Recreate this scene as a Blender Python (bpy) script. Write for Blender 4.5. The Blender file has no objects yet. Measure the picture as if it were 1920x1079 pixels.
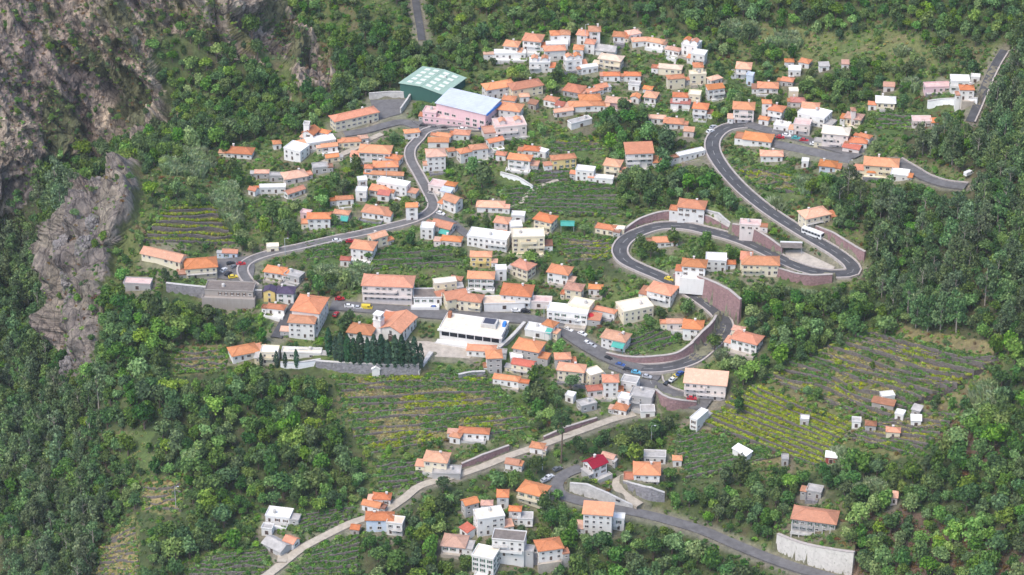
import bpy, bmesh, math, random
import numpy as np
from mathutils import Vector, Matrix

random.seed(7)
RNG = np.random.default_rng(11)
SC = bpy.context.scene
COL = SC.collection
R = math.radians

# ------------------------------------------------------------------ camera, sky, sun, exposure
CAM_H, PITCH, HFOV = 491.0, R(30.0), R(20.0)
cam_data = bpy.data.cameras.new("camera")
cam_data.sensor_width = 36.0
cam_data.lens = 18.0 / math.tan(HFOV / 2)
cam_data.clip_start, cam_data.clip_end = 5.0, 20000.0
cam = bpy.data.objects.new("camera", cam_data)
COL.objects.link(cam)
cam.location = (0, 0, CAM_H)
cam.rotation_euler = (math.pi / 2 - PITCH, 0, 0)
SC.camera = cam

SUN_EL, SUN_AZ = R(58), R(225)          # azimuth clockwise from +Y: behind the camera, to its left
world = bpy.data.worlds.new("World")
SC.world = world
world.use_nodes = True
wn, wl = world.node_tree.nodes, world.node_tree.links
wn.clear()
sky = wn.new("ShaderNodeTexSky")
sky.sky_type = 'NISHITA'
sky.sun_disc = False
sky.sun_elevation, sky.sun_rotation = SUN_EL, SUN_AZ
sky.altitude, sky.air_density, sky.dust_density, sky.ozone_density = 1000, 1.0, 4.0, 0.7
bgd = wn.new("ShaderNodeBackground")
bgd.inputs[1].default_value = 0.15
wo = wn.new("ShaderNodeOutputWorld")
wl.new(sky.outputs[0], bgd.inputs[0]); wl.new(bgd.outputs[0], wo.inputs[0])
sun_data = bpy.data.lights.new("sun", 'SUN')
sun_data.energy, sun_data.angle, sun_data.color = 1.3, R(30), (1.0, 0.92, 0.80)
sun = bpy.data.objects.new("sun", sun_data)
COL.objects.link(sun)
sd = Vector((math.sin(SUN_AZ) * math.cos(SUN_EL), math.cos(SUN_AZ) * math.cos(SUN_EL), math.sin(SUN_EL)))
sun.rotation_euler = sd.to_track_quat('Z', 'Y').to_euler()
VS = SC.view_settings
VS.view_transform, VS.look, VS.gamma, VS.exposure = 'Standard', 'None', 1.0, 1.08

# ------------------------------------------------------------------ the terrain as one height field
F = 960.0 / math.tan(HFOV / 2)           # focal length in photograph pixels (1920 wide)
CP, SP = math.cos(PITCH), math.sin(PITCH)
SLOPE, Y0 = 0.10, 950.0                  # the valley floor tilts up away from the viewpoint
KK = CAM_H + SLOPE * Y0

# height above (below) that tilted floor, at places read off the photograph
CTRL = np.array([
 # near edge and below
 (-300,1300,-60),(0,1300,-52),(300,1300,-22),(700,1300,-8),(1100,1300,-8),(1500,1300,2),(1920,1300,24),(2250,1300,45),
 (-300,1079,-66),(0,1079,-50),(130,1079,-36),(250,1079,-16),(450,1079,-5),(700,1079,-3),(960,1079,-2),(1250,1079,-7),(1500,1079,0),(1700,1079,12),(1920,1079,30),(2250,1079,58),
 (0,900,-54),(130,900,-36),(250,900,-16),(400,900,-6),(650,900,-2),(960,900,0),(1200,900,-2),(1450,900,2),(1650,900,11),(1920,900,31),(2250,900,60),(-300,900,-66),
 # gorge and rock spur
 (-300,650,-62),(0,720,-60),(60,720,-58),(110,740,-48),(160,740,-26),(200,740,-12),(260,740,-6),(0,560,-62),(60,560,-62),(85,600,-58),(130,600,-24),(190,600,-8),(240,600,-3),
 (60,470,-62),(75,480,-58),(100,480,-26),(130,470,-9),(200,470,-3),(150,395,-5),(200,370,-3),(250,340,-3),(280,310,-2),
 (120,355,-40),(160,335,-36),(210,305,-28),(260,285,-14),(30,430,-62),
 # the mountain face
 (-300,420,-50),(-300,0,40),(-300,-200,60),(0,410,-56),(60,370,-46),(70,300,-34),(140,300,-36),(0,300,-32),(0,130,-2),(0,0,19),(0,-200,45),(200,270,-30),(200,130,-4),(200,0,19),(200,-200,45),
 (300,240,-16),(300,120,-2),(350,0,19),(350,-200,45),(420,220,-10),(430,100,2),(440,0,17),(500,205,-9),(500,80,0),(550,160,-9),(560,130,-8),(520,0,-6),(620,0,-3),(600,80,-8),(560,-200,10),
 # back
 (760,0,2),(760,100,-4),(960,0,8),(960,90,1),(1200,0,9),(1200,80,2),(1500,0,13),(1500,100,4),(1920,0,34),(1700,0,22),(2250,0,50),(760,-200,14),(1100,-200,24),(1500,-200,30),(2250,-200,70),
 # village
 (400,330,-2),(600,230,-5),(800,240,-2),(1000,200,0),(1250,200,1),(1450,200,4),(1650,200,10),(1800,200,17),(1920,200,29),(2250,250,52),
 (400,480,-1),(600,420,-1),(800,420,0),(1000,400,0),(1200,400,1),(1400,400,4),(1560,400,8),(1700,400,15),(1920,400,31),(2250,500,58),
 (350,620,-3),(500,600,0),(700,600,0),(900,620,0),(1100,600,0),(1300,615,0),(1300,545,4),(1400,520,6),(1550,560,6),(1700,600,14),(1920,600,31),(2250,700,60),
 (350,760,-5),(550,740,-3),(800,780,-1),(1000,740,-1),(1200,760,-3),(1400,740,3),(1600,740,9),(1780,740,17),(1920,740,30),
], float)

def _phi(r2):
    return 0.5 * r2 * np.log(r2 + 1e-12)
_cx = CTRL[:, :2] / 100.0
_n = len(CTRL)
_A = np.zeros((_n + 3, _n + 3))
_A[:_n, :_n] = _phi(((_cx[:, None] - _cx[None]) ** 2).sum(-1)) + np.eye(_n) * 0.02
_A[:_n, _n] = 1; _A[:_n, _n + 1:] = _cx
_A[_n:, :_n] = _A[:_n, _n:].T
_W = np.linalg.solve(_A, np.concatenate([CTRL[:, 2], np.zeros(3)]))

def offset(px, py):
    P = np.stack([np.ravel(px), np.ravel(py)], -1) / 100.0
    out = np.empty(len(P))
    for i in range(0, len(P), 20000):
        q = P[i:i + 20000]
        out[i:i + 20000] = _phi(((q[:, None] - _cx[None]) ** 2).sum(-1)) @ _W[:_n] + _W[_n] + q @ _W[_n + 1:]
    return out.reshape(np.shape(px))

def ray_t(py):
    v = 539.5 - py
    return (F * SP - v * CP) / (F * CP + v * SP)

A_MAX = 0.24
AS = np.linspace(-A_MAX, A_MAX, 481)
PYS = np.arange(1300.0, -201.0, -3.0)
_v = 539.5 - PYS
_PX = 960 + AS[:, None] * (F * CP + _v[None] * SP)
_PY = np.broadcast_to(PYS, _PX.shape)
_o = offset(_PX, _PY)
_t = ray_t(_PY)
ROW_Y = (KK - _o) / (_t + SLOPE)
ROW_Y = np.maximum.accumulate(ROW_Y + np.arange(len(PYS)) * -0.03, axis=1) + np.arange(len(PYS)) * 0.03
ROW_Z = CAM_H - ROW_Y * _t
HY = np.arange(620.0, 1500.0, 0.5)
HG = np.empty((len(AS), len(HY)))
for i in range(len(AS)):
    HG[i] = np.interp(HY, ROW_Y[i], ROW_Z[i])

def h_of(x, y):
    x = np.asarray(x, float); y = np.asarray(y, float)
    fa = np.clip((x / y + A_MAX) / (2 * A_MAX) * (len(AS) - 1), 0, len(AS) - 1.001)
    fy = np.clip((y - HY[0]) / 0.5, 0, len(HY) - 1.001)
    i, j = fa.astype(int), fy.astype(int)
    u, w = fa - i, fy - j
    return HG[i, j] * (1 - u) * (1 - w) + HG[i + 1, j] * u * (1 - w) + HG[i, j + 1] * (1 - u) * w + HG[i + 1, j + 1] * u * w

def ray_dir(px, py):
    v = 539.5 - py
    d = np.array([px - 960.0, F * CP + v * SP, -F * SP + v * CP])
    return d / d[1]

_TY = np.arange(640.0, 1450.0, 0.5)
def at(px, py, up=0.0):
    """the place seen at a pixel of the photograph, on the ground or a given height above it"""
    d = ray_dir(px, py)
    z = CAM_H + d[2] * _TY
    g = h_of(d[0] * _TY, _TY) + up
    k = np.argmax(z < g)
    if k == 0:
        k = len(_TY) - 1
    a, b = z[k - 1] - g[k - 1], z[k] - g[k]
    y = _TY[k - 1] + 0.5 * a / (a - b + 1e-9)
    return Vector((d[0] * y, y, float(h_of(d[0] * y, y))))

def project(x, y, z):
    zz = np.asarray(z) - CAM_H
    w = y * CP - zz * SP
    v = y * SP + zz * CP
    return 960 + F * x / w, 539.5 - F * v / w

def px_scale(p):
    return math.sqrt(p[0] ** 2 + p[1] ** 2 + (CAM_H - p[2]) ** 2) / F

# ------------------------------------------------------------------ noise for shaping meshes
def _hash(ix, iy, iz):
    n = (ix * 374761393 + iy * 668265263 + iz * 1274126177) & 0xFFFFFFFF
    n = ((n ^ (n >> 13)) * 1274126177) & 0xFFFFFFFF
    return ((n ^ (n >> 16)) & 0xFFFF) / 65535.0
def vnoise(P):
    P = np.asarray(P, float)
    I = np.floor(P).astype(np.int64)
    f = P - I
    f = f * f * (3 - 2 * f)
    r = 0
    for dx in (0, 1):
        for dy in (0, 1):
            for dz in (0, 1):
                w = (f[..., 0] if dx else 1 - f[..., 0]) * (f[..., 1] if dy else 1 - f[..., 1]) * (f[..., 2] if dz else 1 - f[..., 2])
                r = r + w * _hash(I[..., 0] + dx, I[..., 1] + dy, I[..., 2] + dz)
    return r * 2 - 1
def fbm(P, oct=4, gain=0.5):
    P = np.asarray(P, float)
    s, a = 0, 1.0
    for k in range(oct):
        s = s + a * vnoise(P * 2 ** k + 17.3 * k)
        a *= gain
    return s

# ------------------------------------------------------------------ mesh helpers
def link(o, parent=None):
    COL.objects.link(o)
    if parent is not None:
        o.parent = parent
    return o
def tag(o, label=None, cat=None, group=None, kind=None):
    for k, v in (("label", label), ("category", cat), ("group", group), ("kind", kind)):
        if v:
            o[k] = v
    return o
def empty(name, loc, rz=0.0):
    o = bpy.data.objects.new(name, None)
    o.empty_display_size = 0.5
    o.location = loc
    o.rotation_euler = (0, 0, rz)
    return link(o)
def np_mesh(name, verts, faces, mats=(), fmat=None, smooth=False):
    me = bpy.data.meshes.new(name)
    verts = np.asarray(verts, np.float32); faces = np.asarray(faces, np.int32)
    k = faces.shape[1]
    me.vertices.add(len(verts)); me.vertices.foreach_set("co", verts.ravel())
    me.loops.add(faces.size); me.loops.foreach_set("vertex_index", faces.ravel())
    me.polygons.add(len(faces))
    me.polygons.foreach_set("loop_start", np.arange(0, faces.size, k, dtype=np.int32))
    me.polygons.foreach_set("loop_total", np.full(len(faces), k, np.int32))
    if fmat is not None:
        me.polygons.foreach_set("material_index", np.asarray(fmat, np.int32))
    me.polygons.foreach_set("use_smooth", np.full(len(faces), smooth, bool))
    for m in mats:
        me.materials.append(m)
    me.update(calc_edges=True)
    return me

class MB:
    """collects shapes; build() links them as one mesh object"""
    def __init__(s):
        s.v, s.f, s.m = [], [], []
    def add(s, verts, faces, mi=0):
        b = len(s.v)
        s.v += [tuple(p) for p in verts]
        s.f += [tuple(b + i for i in f) for f in faces]
        s.m += [mi] * len(faces)
        return s
    def box(s, x0, x1, y0, y1, z0, z1, mi=0):
        return s.add([(x0, y0, z0), (x1, y0, z0), (x1, y1, z0), (x0, y1, z0), (x0, y0, z1), (x1, y0, z1), (x1, y1, z1), (x0, y1, z1)],
                     [(0, 3, 2, 1), (4, 5, 6, 7), (0, 1, 5, 4), (1, 2, 6, 5), (2, 3, 7, 6), (3, 0, 4, 7)], mi)
    def tube(s, p0, p1, r0, r1, n=6, mi=0):
        p0, p1 = Vector(p0), Vector(p1)
        q = (p1 - p0).to_track_quat('Z', 'Y')
        vs = []
        for p, r in ((p0, r0), (p1, r1)):
            for k in range(n):
                a = 2 * math.pi * k / n
                vs.append(p + q @ Vector((r * math.cos(a), r * math.sin(a), 0)))
        fs = [(k, (k + 1) % n, n + (k + 1) % n, n + k) for k in range(n)] + [tuple(range(n - 1, -1, -1)), tuple(range(n, 2 * n))]
        return s.add(vs, fs, mi)
    def mesh(s, name, mats):
        me = bpy.data.meshes.new(name)
        me.from_pydata(s.v, [], s.f)
        for m in mats:
            me.materials.append(m)
        if len(mats) > 1:
            me.polygons.foreach_set("material_index", np.asarray(s.m, np.int32))
        me.update()
        return me
    def build(s, name, mats, parent=None):
        if not isinstance(mats, (list, tuple)):
            mats = [mats]
        return link(bpy.data.objects.new(name, s.mesh(name, mats)), parent)
def copy_tree(o, parent=None):
    c = o.copy()
    COL.objects.link(c)
    c.parent = parent
    for ch in o.children:
        copy_tree(ch, c)
    return c
# ------------------------------------------------------------------ procedural materials
def new_mat(name, rough=0.9):
    m = bpy.data.materials.new(name)
    m.use_nodes = True
    nt = m.node_tree
    b = nt.nodes["Principled BSDF"]
    b.inputs["Roughness"].default_value = rough
    b.inputs["Specular IOR Level"].default_value = 0.25
    return m, nt, b
def N(nt, t, **kw):
    n = nt.nodes.new(t)
    for k, v in kw.items():
        setattr(n, k, v)
    return n
def noise(nt, vec, scale, detail=3.0, rough=0.6):
    n = N(nt, "ShaderNodeTexNoise")
    n.inputs["Scale"].default_value, n.inputs["Detail"].default_value, n.inputs["Roughness"].default_value = scale, detail, rough
    if vec is not None:
        nt.links.new(vec, n.inputs["Vector"])
    return n
def ramp(nt, fac, stops):
    r = N(nt, "ShaderNodeValToRGB")
    e = r.color_ramp.elements
    while len(e) > 1:
        e.remove(e[-1])
    e[0].position, e[0].color = stops[0][0], (*stops[0][1], 1)
    for p, c in stops[1:]:
        x = e.new(p); x.color = (*c, 1)
    nt.links.new(fac, r.inputs[0])
    return r
def mix(nt, a, b, fac, mode='MIX'):
    n = N(nt, "ShaderNodeMix", data_type='RGBA', blend_type=mode)
    for sock, val in ((n.inputs[6], a), (n.inputs[7], b), (n.inputs[0], fac)):
        if hasattr(val, "is_output"):
            nt.links.new(val, sock)
        elif isinstance(val, (int, float)):
            sock.default_value = val
        else:
            sock.default_value = (*val, 1)
    return n.outputs[2]
def bump(nt, b, h, strength=0.5, dist=0.1):
    n = N(nt, "ShaderNodeBump")
    n.inputs["Strength"].default_value, n.inputs["Distance"].default_value = strength, dist
    nt.links.new(h, n.inputs["Height"]); nt.links.new(n.outputs[0], b.inputs["Normal"])
def tinted(nt, col, hue=0.012, val=0.22, sat=0.15):
    """each object a slightly different shade"""
    oi = N(nt, "ShaderNodeObjectInfo")
    hs = N(nt, "ShaderNodeHueSaturation")
    def mr(out, lo, hi, inp):
        m = N(nt, "ShaderNodeMapRange")
        m.inputs[3].default_value, m.inputs[4].default_value = lo, hi
        nt.links.new(out, m.inputs[0]); nt.links.new(m.outputs[0], inp)
    mr(oi.outputs["Random"], 0.5 - hue, 0.5 + hue, hs.inputs["Hue"])
    ml = N(nt, "ShaderNodeMath", operation='MULTIPLY'); ml.inputs[1].default_value = 7.31
    fr = N(nt, "ShaderNodeMath", operation='FRACT')
    nt.links.new(oi.outputs["Random"], ml.inputs[0]); nt.links.new(ml.outputs[0], fr.inputs[0])
    mr(fr.outputs[0], 1 - val, 1 + val * 0.6, hs.inputs["Value"])
    ml2 = N(nt, "ShaderNodeMath", operation='MULTIPLY'); ml2.inputs[1].default_value = 23.7
    fr2 = N(nt, "ShaderNodeMath", operation='FRACT')
    nt.links.new(oi.outputs["Random"], ml2.inputs[0]); nt.links.new(ml2.outputs[0], fr2.inputs[0])
    mr(fr2.outputs[0], 1 - sat, 1 + sat, hs.inputs["Saturation"])
    nt.links.new(col, hs.inputs["Color"])
    return hs.outputs[0]
def geo_pos(nt):
    return N(nt, "ShaderNodeNewGeometry").outputs["Position"]

def plaster(name, c, dirt=0.35):
    m, nt, b = new_mat(name, 0.9)
    pos = geo_pos(nt)
    mp = N(nt, "ShaderNodeMapping"); mp.inputs["Scale"].default_value = (1, 1, 0.22)
    nt.links.new(pos, mp.inputs[0])
    n1 = noise(nt, mp.outputs[0], 0.9, 5, 0.7)
    n2 = noise(nt, pos, 0.25, 3)
    dirty = tuple(x * f for x, f in zip(c, (0.52, 0.50, 0.47)))
    r1 = ramp(nt, n1.outputs[0], [(0.42, c), (0.78, tuple(a * (1 - dirt) + d * dirt for a, d in zip(c, dirty)))])
    c2 = mix(nt, r1.outputs[0], tuple(x * f for x, f in zip(c, (0.93, 0.92, 0.90))), n2.outputs[0])
    nt.links.new(tinted(nt, c2, 0.004, 0.10, 0.1), b.inputs["Base Color"])
    bump(nt, b, n1.outputs[0], 0.3, 0.05)
    return m
def tiles(name, c, lichen=0.35):
    """pan tiles: rows of half-round tiles that run down the slope, weathered"""
    m, nt, b = new_mat(name, 0.85)
    tc = N(nt, "ShaderNodeTexCoord")
    w = N(nt, "ShaderNodeTexWave", wave_type='BANDS', bands_direction='X')
    w.inputs["Scale"].default_value, w.inputs["Distortion"].default_value = 1.1, 0.6
    nt.links.new(tc.outputs["Object"], w.inputs[0])
    pos = geo_pos(nt)
    n1 = noise(nt, pos, 0.7, 5, 0.7)
    n2 = noise(nt, pos, 3.5, 3, 0.7)
    dk = tuple(x * f for x, f in zip(c, (0.55, 0.62, 0.75)))
    lt = tuple(min(0.9, x * f) for x, f in zip(c, (1.12, 1.25, 1.4)))
    c1 = ramp(nt, n1.outputs[0], [(0.30, lt), (0.46, c), (0.68, tuple(a * (1 - lichen) + d * lichen for a, d in zip(c, dk)))])
    c2 = mix(nt, c1.outputs[0], dk, ramp(nt, n2.outputs[0], [(0.5, (0, 0, 0)), (0.72, (0.75, 0.75, 0.75))]).outputs[0])
    nt.links.new(tinted(nt, c2, 0.006, 0.26, 0.12), b.inputs["Base Color"])
    bump(nt, b, w.outputs[0], 0.6, 0.08)
    return m
def plain(name, c, rough=0.8, var=0.18, scale=0.8, metal=0.0, tint=False):
    m, nt, b = new_mat(name, rough)
    n1 = noise(nt, geo_pos(nt), scale, 5, 0.7)
    r1 = ramp(nt, n1.outputs[0], [(0.3, tuple(x * (1 + var) for x in c)), (0.75, tuple(x * (1 - var * 1.6) for x in c))])
    nt.links.new(tinted(nt, r1.outputs[0]) if tint else r1.outputs[0], b.inputs["Base Color"])
    b.inputs["Metallic"].default_value = metal
    bump(nt, b, n1.outputs[0], 0.25, 0.05)
    return m
def sheet(name, c):
    """ribbed metal sheet in wide, unevenly faded strips"""
    m, nt, b = new_mat(name, 0.6)
    tc = N(nt, "ShaderNodeTexCoord")
    w = N(nt, "ShaderNodeTexWave", wave_type='BANDS', bands_direction='Y', wave_profile='SAW')
    w.inputs["Scale"].default_value, w.inputs["Distortion"].default_value = 0.28, 0.15
    nt.links.new(tc.outputs["Object"], w.inputs[0])
    n1 = noise(nt, geo_pos(nt), 0.25, 5, 0.7)
    k = ramp(nt, w.outputs[0], [(0.0, tuple(x * .72 for x in c)), (0.12, c), (1.0, tuple(x * 1.06 for x in c))])
    k2 = mix(nt, k.outputs[0], tuple(x * .6 + .06 for x in c), ramp(nt, n1.outputs[0], [(0.45, (0, 0, 0)), (0.8, (.8, .8, .8))]).outputs[0])
    nt.links.new(k2, b.inputs["Base Color"])
    bump(nt, b, w.outputs[0], 0.4, 0.06)
    return m
def stonework(name, c, c2, scale=1.3, bumpd=0.25, streak=0.0):
    m, nt, b = new_mat(name, 0.95)
    pos = geo_pos(nt)
    vo = N(nt, "ShaderNodeTexVoronoi"); vo.inputs["Scale"].default_value = scale
    nt.links.new(pos, vo.inputs["Vector"])
    mp = N(nt, "ShaderNodeMapping"); mp.inputs["Scale"].default_value = (1, 1, 0.12)
    nt.links.new(pos, mp.inputs[0])
    n1 = noise(nt, mp.outputs[0], 0.5, 5, 0.7)
    n2 = noise(nt, pos, 0.9, 4)
    k = mix(nt, c, c2, vo.outputs["Color"])
    k = mix(nt, k, tuple(x * 0.55 for x in c), ramp(nt, n1.outputs[0], [(0.5, (0, 0, 0)), (0.75, (0.75 * streak + 0.1,) * 3)]).outputs[0])
    k = mix(nt, k, (0.09, 0.11, 0.05), ramp(nt, n2.outputs[0], [(0.58, (0, 0, 0)), (0.72, (0.5, 0.5, 0.5))]).outputs[0])
    nt.links.new(k, b.inputs["Base Color"])
    bump(nt, b, vo.outputs["Distance"], 0.8, bumpd)
    return m
def leaf_mat(name, stops, trans=0.22, tval=0.38, thue=0.03):
    m, nt, b = new_mat(name, 0.75)
    g = N(nt, "ShaderNodeNewGeometry")
    r = ramp(nt, g.outputs["Random Per Island"], stops)
    col = tinted(nt, r.outputs[0], thue, tval, 0.2)
    nt.links.new(col, b.inputs["Base Color"])
    tr = N(nt, "ShaderNodeBsdfTranslucent")
    nt.links.new(col, tr.inputs[0])
    ms = N(nt, "ShaderNodeMixShader"); ms.inputs[0].default_value = trans
    out = nt.nodes["Material Output"]
    nt.links.new(b.outputs[0], ms.inputs[1]); nt.links.new(tr.outputs[0], ms.inputs[2]); nt.links.new(ms.outputs[0], out.inputs[0])
    return m

WALL = {
 'W': plaster("white_plaster", (0.79, 0.775, 0.75), 0.5), 'C': plaster("cream_plaster", (0.78, 0.70, 0.52)), 'G': plaster("grey_render", (0.46, 0.45, 0.44), 0.6),
 'P': plaster("pink_plaster", (0.74, 0.52, 0.545), 0.5), 'Y': plaster("yellow_plaster", (0.78, 0.60, 0.26)), 'B': plaster("pale_blue_plaster", (0.62, 0.70, 0.80)),
 'T': plaster("bare_block_render", (0.40, 0.36, 0.33), 0.7), 'R': plaster("rose_plaster", (0.76, 0.68, 0.64), 0.5), 'D': plaster("dark_green_cladding", (0.045, 0.125, 0.10), 0.5)}
ROOF = {
 'O': tiles("orange_tiles", (0.65, 0.27, 0.14)), 'S': tiles("salmon_tiles", (0.72, 0.40, 0.27), 0.3), 'R': tiles("red_tiles", (0.50, 0.165, 0.115)),
 'K': tiles("brown_weathered_tiles", (0.42, 0.21, 0.13), 0.6), 'V': tiles("violet_slate", (0.085, 0.06, 0.11)), 'M': tiles("maroon_tiles", (0.36, 0.045, 0.055)),
 'F': plain("concrete_roof", (0.42, 0.40, 0.38), 0.9, 0.22, 0.5), 'c': plain("cream_roof_slab", (0.74, 0.66, 0.54), 0.9, 0.14, 0.5), 'w': plain("white_roof_slab", (0.78, 0.77, 0.75), 0.9, 0.12, 0.5),
 'g': sheet("green_sheet_roof", (0.31, 0.43, 0.35)), 'b': sheet("pale_blue_sheet_roof", (0.52, 0.56, 0.64)), 'k': plain("dark_flat_roof", (0.20, 0.17, 0.15), 0.9, 0.25, 0.5),
 'p': plain("pink_roof_slab", (0.66, 0.47, 0.43), 0.9, 0.18, 0.5), 't': plain("tan_sheet_roof", (0.66, 0.52, 0.40), 0.8, 0.15, 0.5)}
MT = {
 'glass': None, 'frame': plain("stone_surround", (0.60, 0.57, 0.53), 0.9, 0.1), 'white': plain("white_paint", (0.80, 0.80, 0.79), 0.7, 0.08),
 'asphalt': plain("asphalt", (0.085, 0.085, 0.09), 0.95, 0.25, 0.35), 'old_asphalt': plain("worn_asphalt", (0.15, 0.145, 0.145), 0.95, 0.25, 0.4),
 'paving': plain("pale_paving", (0.44, 0.39, 0.33), 0.95, 0.2, 0.5), 'dirt_track': plain("pale_concrete_track", (0.42, 0.37, 0.30), 0.95, 0.2, 0.6),
 'concrete': plain("concrete", (0.52, 0.50, 0.47), 0.95, 0.2, 0.6), 'kerb': plain("pale_kerb_concrete", (0.43, 0.385, 0.355), 0.95, 0.15, 0.6), 'line': plain("road_paint", (0.36, 0.36, 0.35), 0.8, 0.1),
 'mauve': stonework("mauve_stone_wall", (0.34, 0.215, 0.21), (0.235, 0.145, 0.145), 1.6, 0.15, 0.8), 'grey_stone': stonework("grey_stone_wall", (0.30, 0.29, 0.30), (0.18, 0.17, 0.18), 1.5, 0.2, 0.4),
 'dry_stone': stonework("dry_stone_wall", (0.19, 0.165, 0.15), (0.10, 0.088, 0.08), 2.0, 0.25, 0.2), 'pale_block': stonework("pale_block_wall", (0.64, 0.61, 0.56), (0.54, 0.51, 0.47), 1.2, 0.05, 0.5),
 'door': plain("dark_wood_door", (0.10, 0.07, 0.06), 0.6, 0.2, 2, 0, True), 'rail': plain("metal_railing", (0.35, 0.36, 0.37), 0.5, 0.1), 'chimney': plaster("chimney_plaster", (0.70, 0.66, 0.62), 0.7),
 'bark': plain("bark", (0.15, 0.11, 0.085), 0.95, 0.3, 2), 'pale_bark': plain("pale_bark", (0.34, 0.30, 0.26), 0.95, 0.25, 1.5), 'rubber': plain("rubber", (0.02, 0.02, 0.02), 0.9), 'steel': plain("galvanised_steel", (0.42, 0.43, 0.45), 0.5, 0.1),
 'teal': plain("teal_awning", (0.08, 0.36, 0.30), 0.8, 0.1), 'blue': plain("blue_paint", (0.05, 0.22, 0.62), 0.6, 0.1), 'brick': plain("brick_brown_wall", (0.36, 0.15, 0.08), 0.9, 0.2, 1.5),
 'solar': plain("solar_panel", (0.06, 0.06, 0.085), 0.3, 0.1), 'skylight': plain("skylight_sheet", (0.66, 0.70, 0.62), 0.4, 0.05), 'red_fabric': plain("red_fabric", (0.55, 0.03, 0.04), 0.8, 0.1), 'lamp': plain("lamp_head", (0.6, 0.62, 0.65), 0.5)}
def glass_mat():
    m, nt, b = new_mat("window_glass", 0.12)
    oi = N(nt, "ShaderNodeObjectInfo")
    r = ramp(nt, oi.outputs["Random"], [(0.0, (0.015, 0.018, 0.025)), (0.6, (0.035, 0.04, 0.05)), (1.0, (0.10, 0.11, 0.12))])
    nt.links.new(r.outputs[0], b.inputs["Base Color"])
    b.inputs["Specular IOR Level"].default_value = 0.5
    return m
MT['glass'] = glass_mat()
LEAF = {
 'dark': leaf_mat("dark_leaves", [(0, (0.047, 0.095, 0.032)), (0.5, (0.082, 0.159, 0.045)), (1, (0.160, 0.260, 0.070))]),
 'mid': leaf_mat("green_leaves", [(0, (0.078, 0.150, 0.035)), (0.5, (0.137, 0.250, 0.057)), (1, (0.251, 0.374, 0.096))]),
 'light': leaf_mat("light_leaves", [(0, (0.114, 0.213, 0.045)), (0.5, (0.201, 0.334, 0.076)), (1, (0.333, 0.466, 0.124))]),
 'euca': leaf_mat("eucalyptus_leaves", [(0, (0.070, 0.123, 0.054)), (0.5, (0.128, 0.207, 0.084)), (1, (0.236, 0.324, 0.134))]),
 'cane': leaf_mat("cane_blades", [(0, (0.19, 0.27, 0.12)), (0.5, (0.29, 0.38, 0.18)), (1, (0.40, 0.48, 0.26))]),
 'cypress': leaf_mat("cypress_scales", [(0, (0.021, 0.056, 0.030)), (0.5, (0.036, 0.089, 0.045)), (1, (0.060, 0.129, 0.065))], 0.1),
 'dry': leaf_mat("dry_brown_scrub", [(0, (0.147, 0.086, 0.048)), (0.5, (0.205, 0.132, 0.058)), (1, (0.293, 0.211, 0.084))]),
 'crop': leaf_mat("crop_leaves", [(0, (0.055, 0.13, 0.028)), (0.5, (0.10, 0.20, 0.045)), (1, (0.16, 0.27, 0.07))]),
 'vine': leaf_mat("vine_leaves", [(0, (0.20, 0.27, 0.025)), (0.5, (0.29, 0.36, 0.035)), (1, (0.40, 0.43, 0.06))]),
 'straw': leaf_mat("straw_grass", [(0, (0.322, 0.238, 0.079)), (0.5, (0.372, 0.337, 0.126)), (1, (0.372, 0.372, 0.180))]),
}
# ------------------------------------------------------------------ roads: real ribbons, the land is levelled under them
MASK_W, MASK_H = 480, 270
KEEP = np.zeros((MASK_H, MASK_W))         # distance of what must stay in sight at each place of the view
NOGROW = []                               # (x, y, radius) where nothing is planted

def keep_px(px, py, r, depth):
    i0, i1 = max(0, int((px - r) / 4)), min(MASK_W, int((px + r) / 4) + 1)
    j0, j1 = max(0, int((py - r) / 4)), min(MASK_H, int((py + r) / 4) + 1)
    if i1 > i0 and j1 > j0:
        KEEP[j0:j1, i0:i1] = np.maximum(KEEP[j0:j1, i0:i1], depth)

def catmull(pts, step=1.5):
    pts = [Vector(p) for p in pts]
    P = [pts[0] * 2 - pts[1]] + pts + [pts[-1] * 2 - pts[-2]]
    out = []
    for i in range(1, len(P) - 2):
        a, b, c, d = P[i - 1:i + 3]
        n = max(2, int((c - b).length / step))
        for k in range(n):
            t = k / n
            out.append(0.5 * ((2 * b) + (c - a) * t + (2 * a - 5 * b + 4 * c - d) * t * t + (3 * b - a - 3 * c + d) * t ** 3))
    out.append(pts[-1])
    return out
def smooth_z(L, n=10):
    z = np.array([p.z for p in L])
    k = np.ones(2 * n + 1) / (2 * n + 1)
    zz = np.convolve(np.pad(z, n, mode='edge'), k, 'valid')
    for p, q in zip(L, zz):
        p.z = q
    return L
def normals2(L):
    out = []
    for i in range(len(L)):
        t = (L[min(i + 1, len(L) - 1)] - L[max(i - 1, 0)])
        t.z = 0
        t.normalize()
        out.append(Vector((-t.y, t.x, 0)))
    return out
LEVEL_W = np.zeros_like(HG); LEVEL_Z = np.zeros_like(HG)
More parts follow.
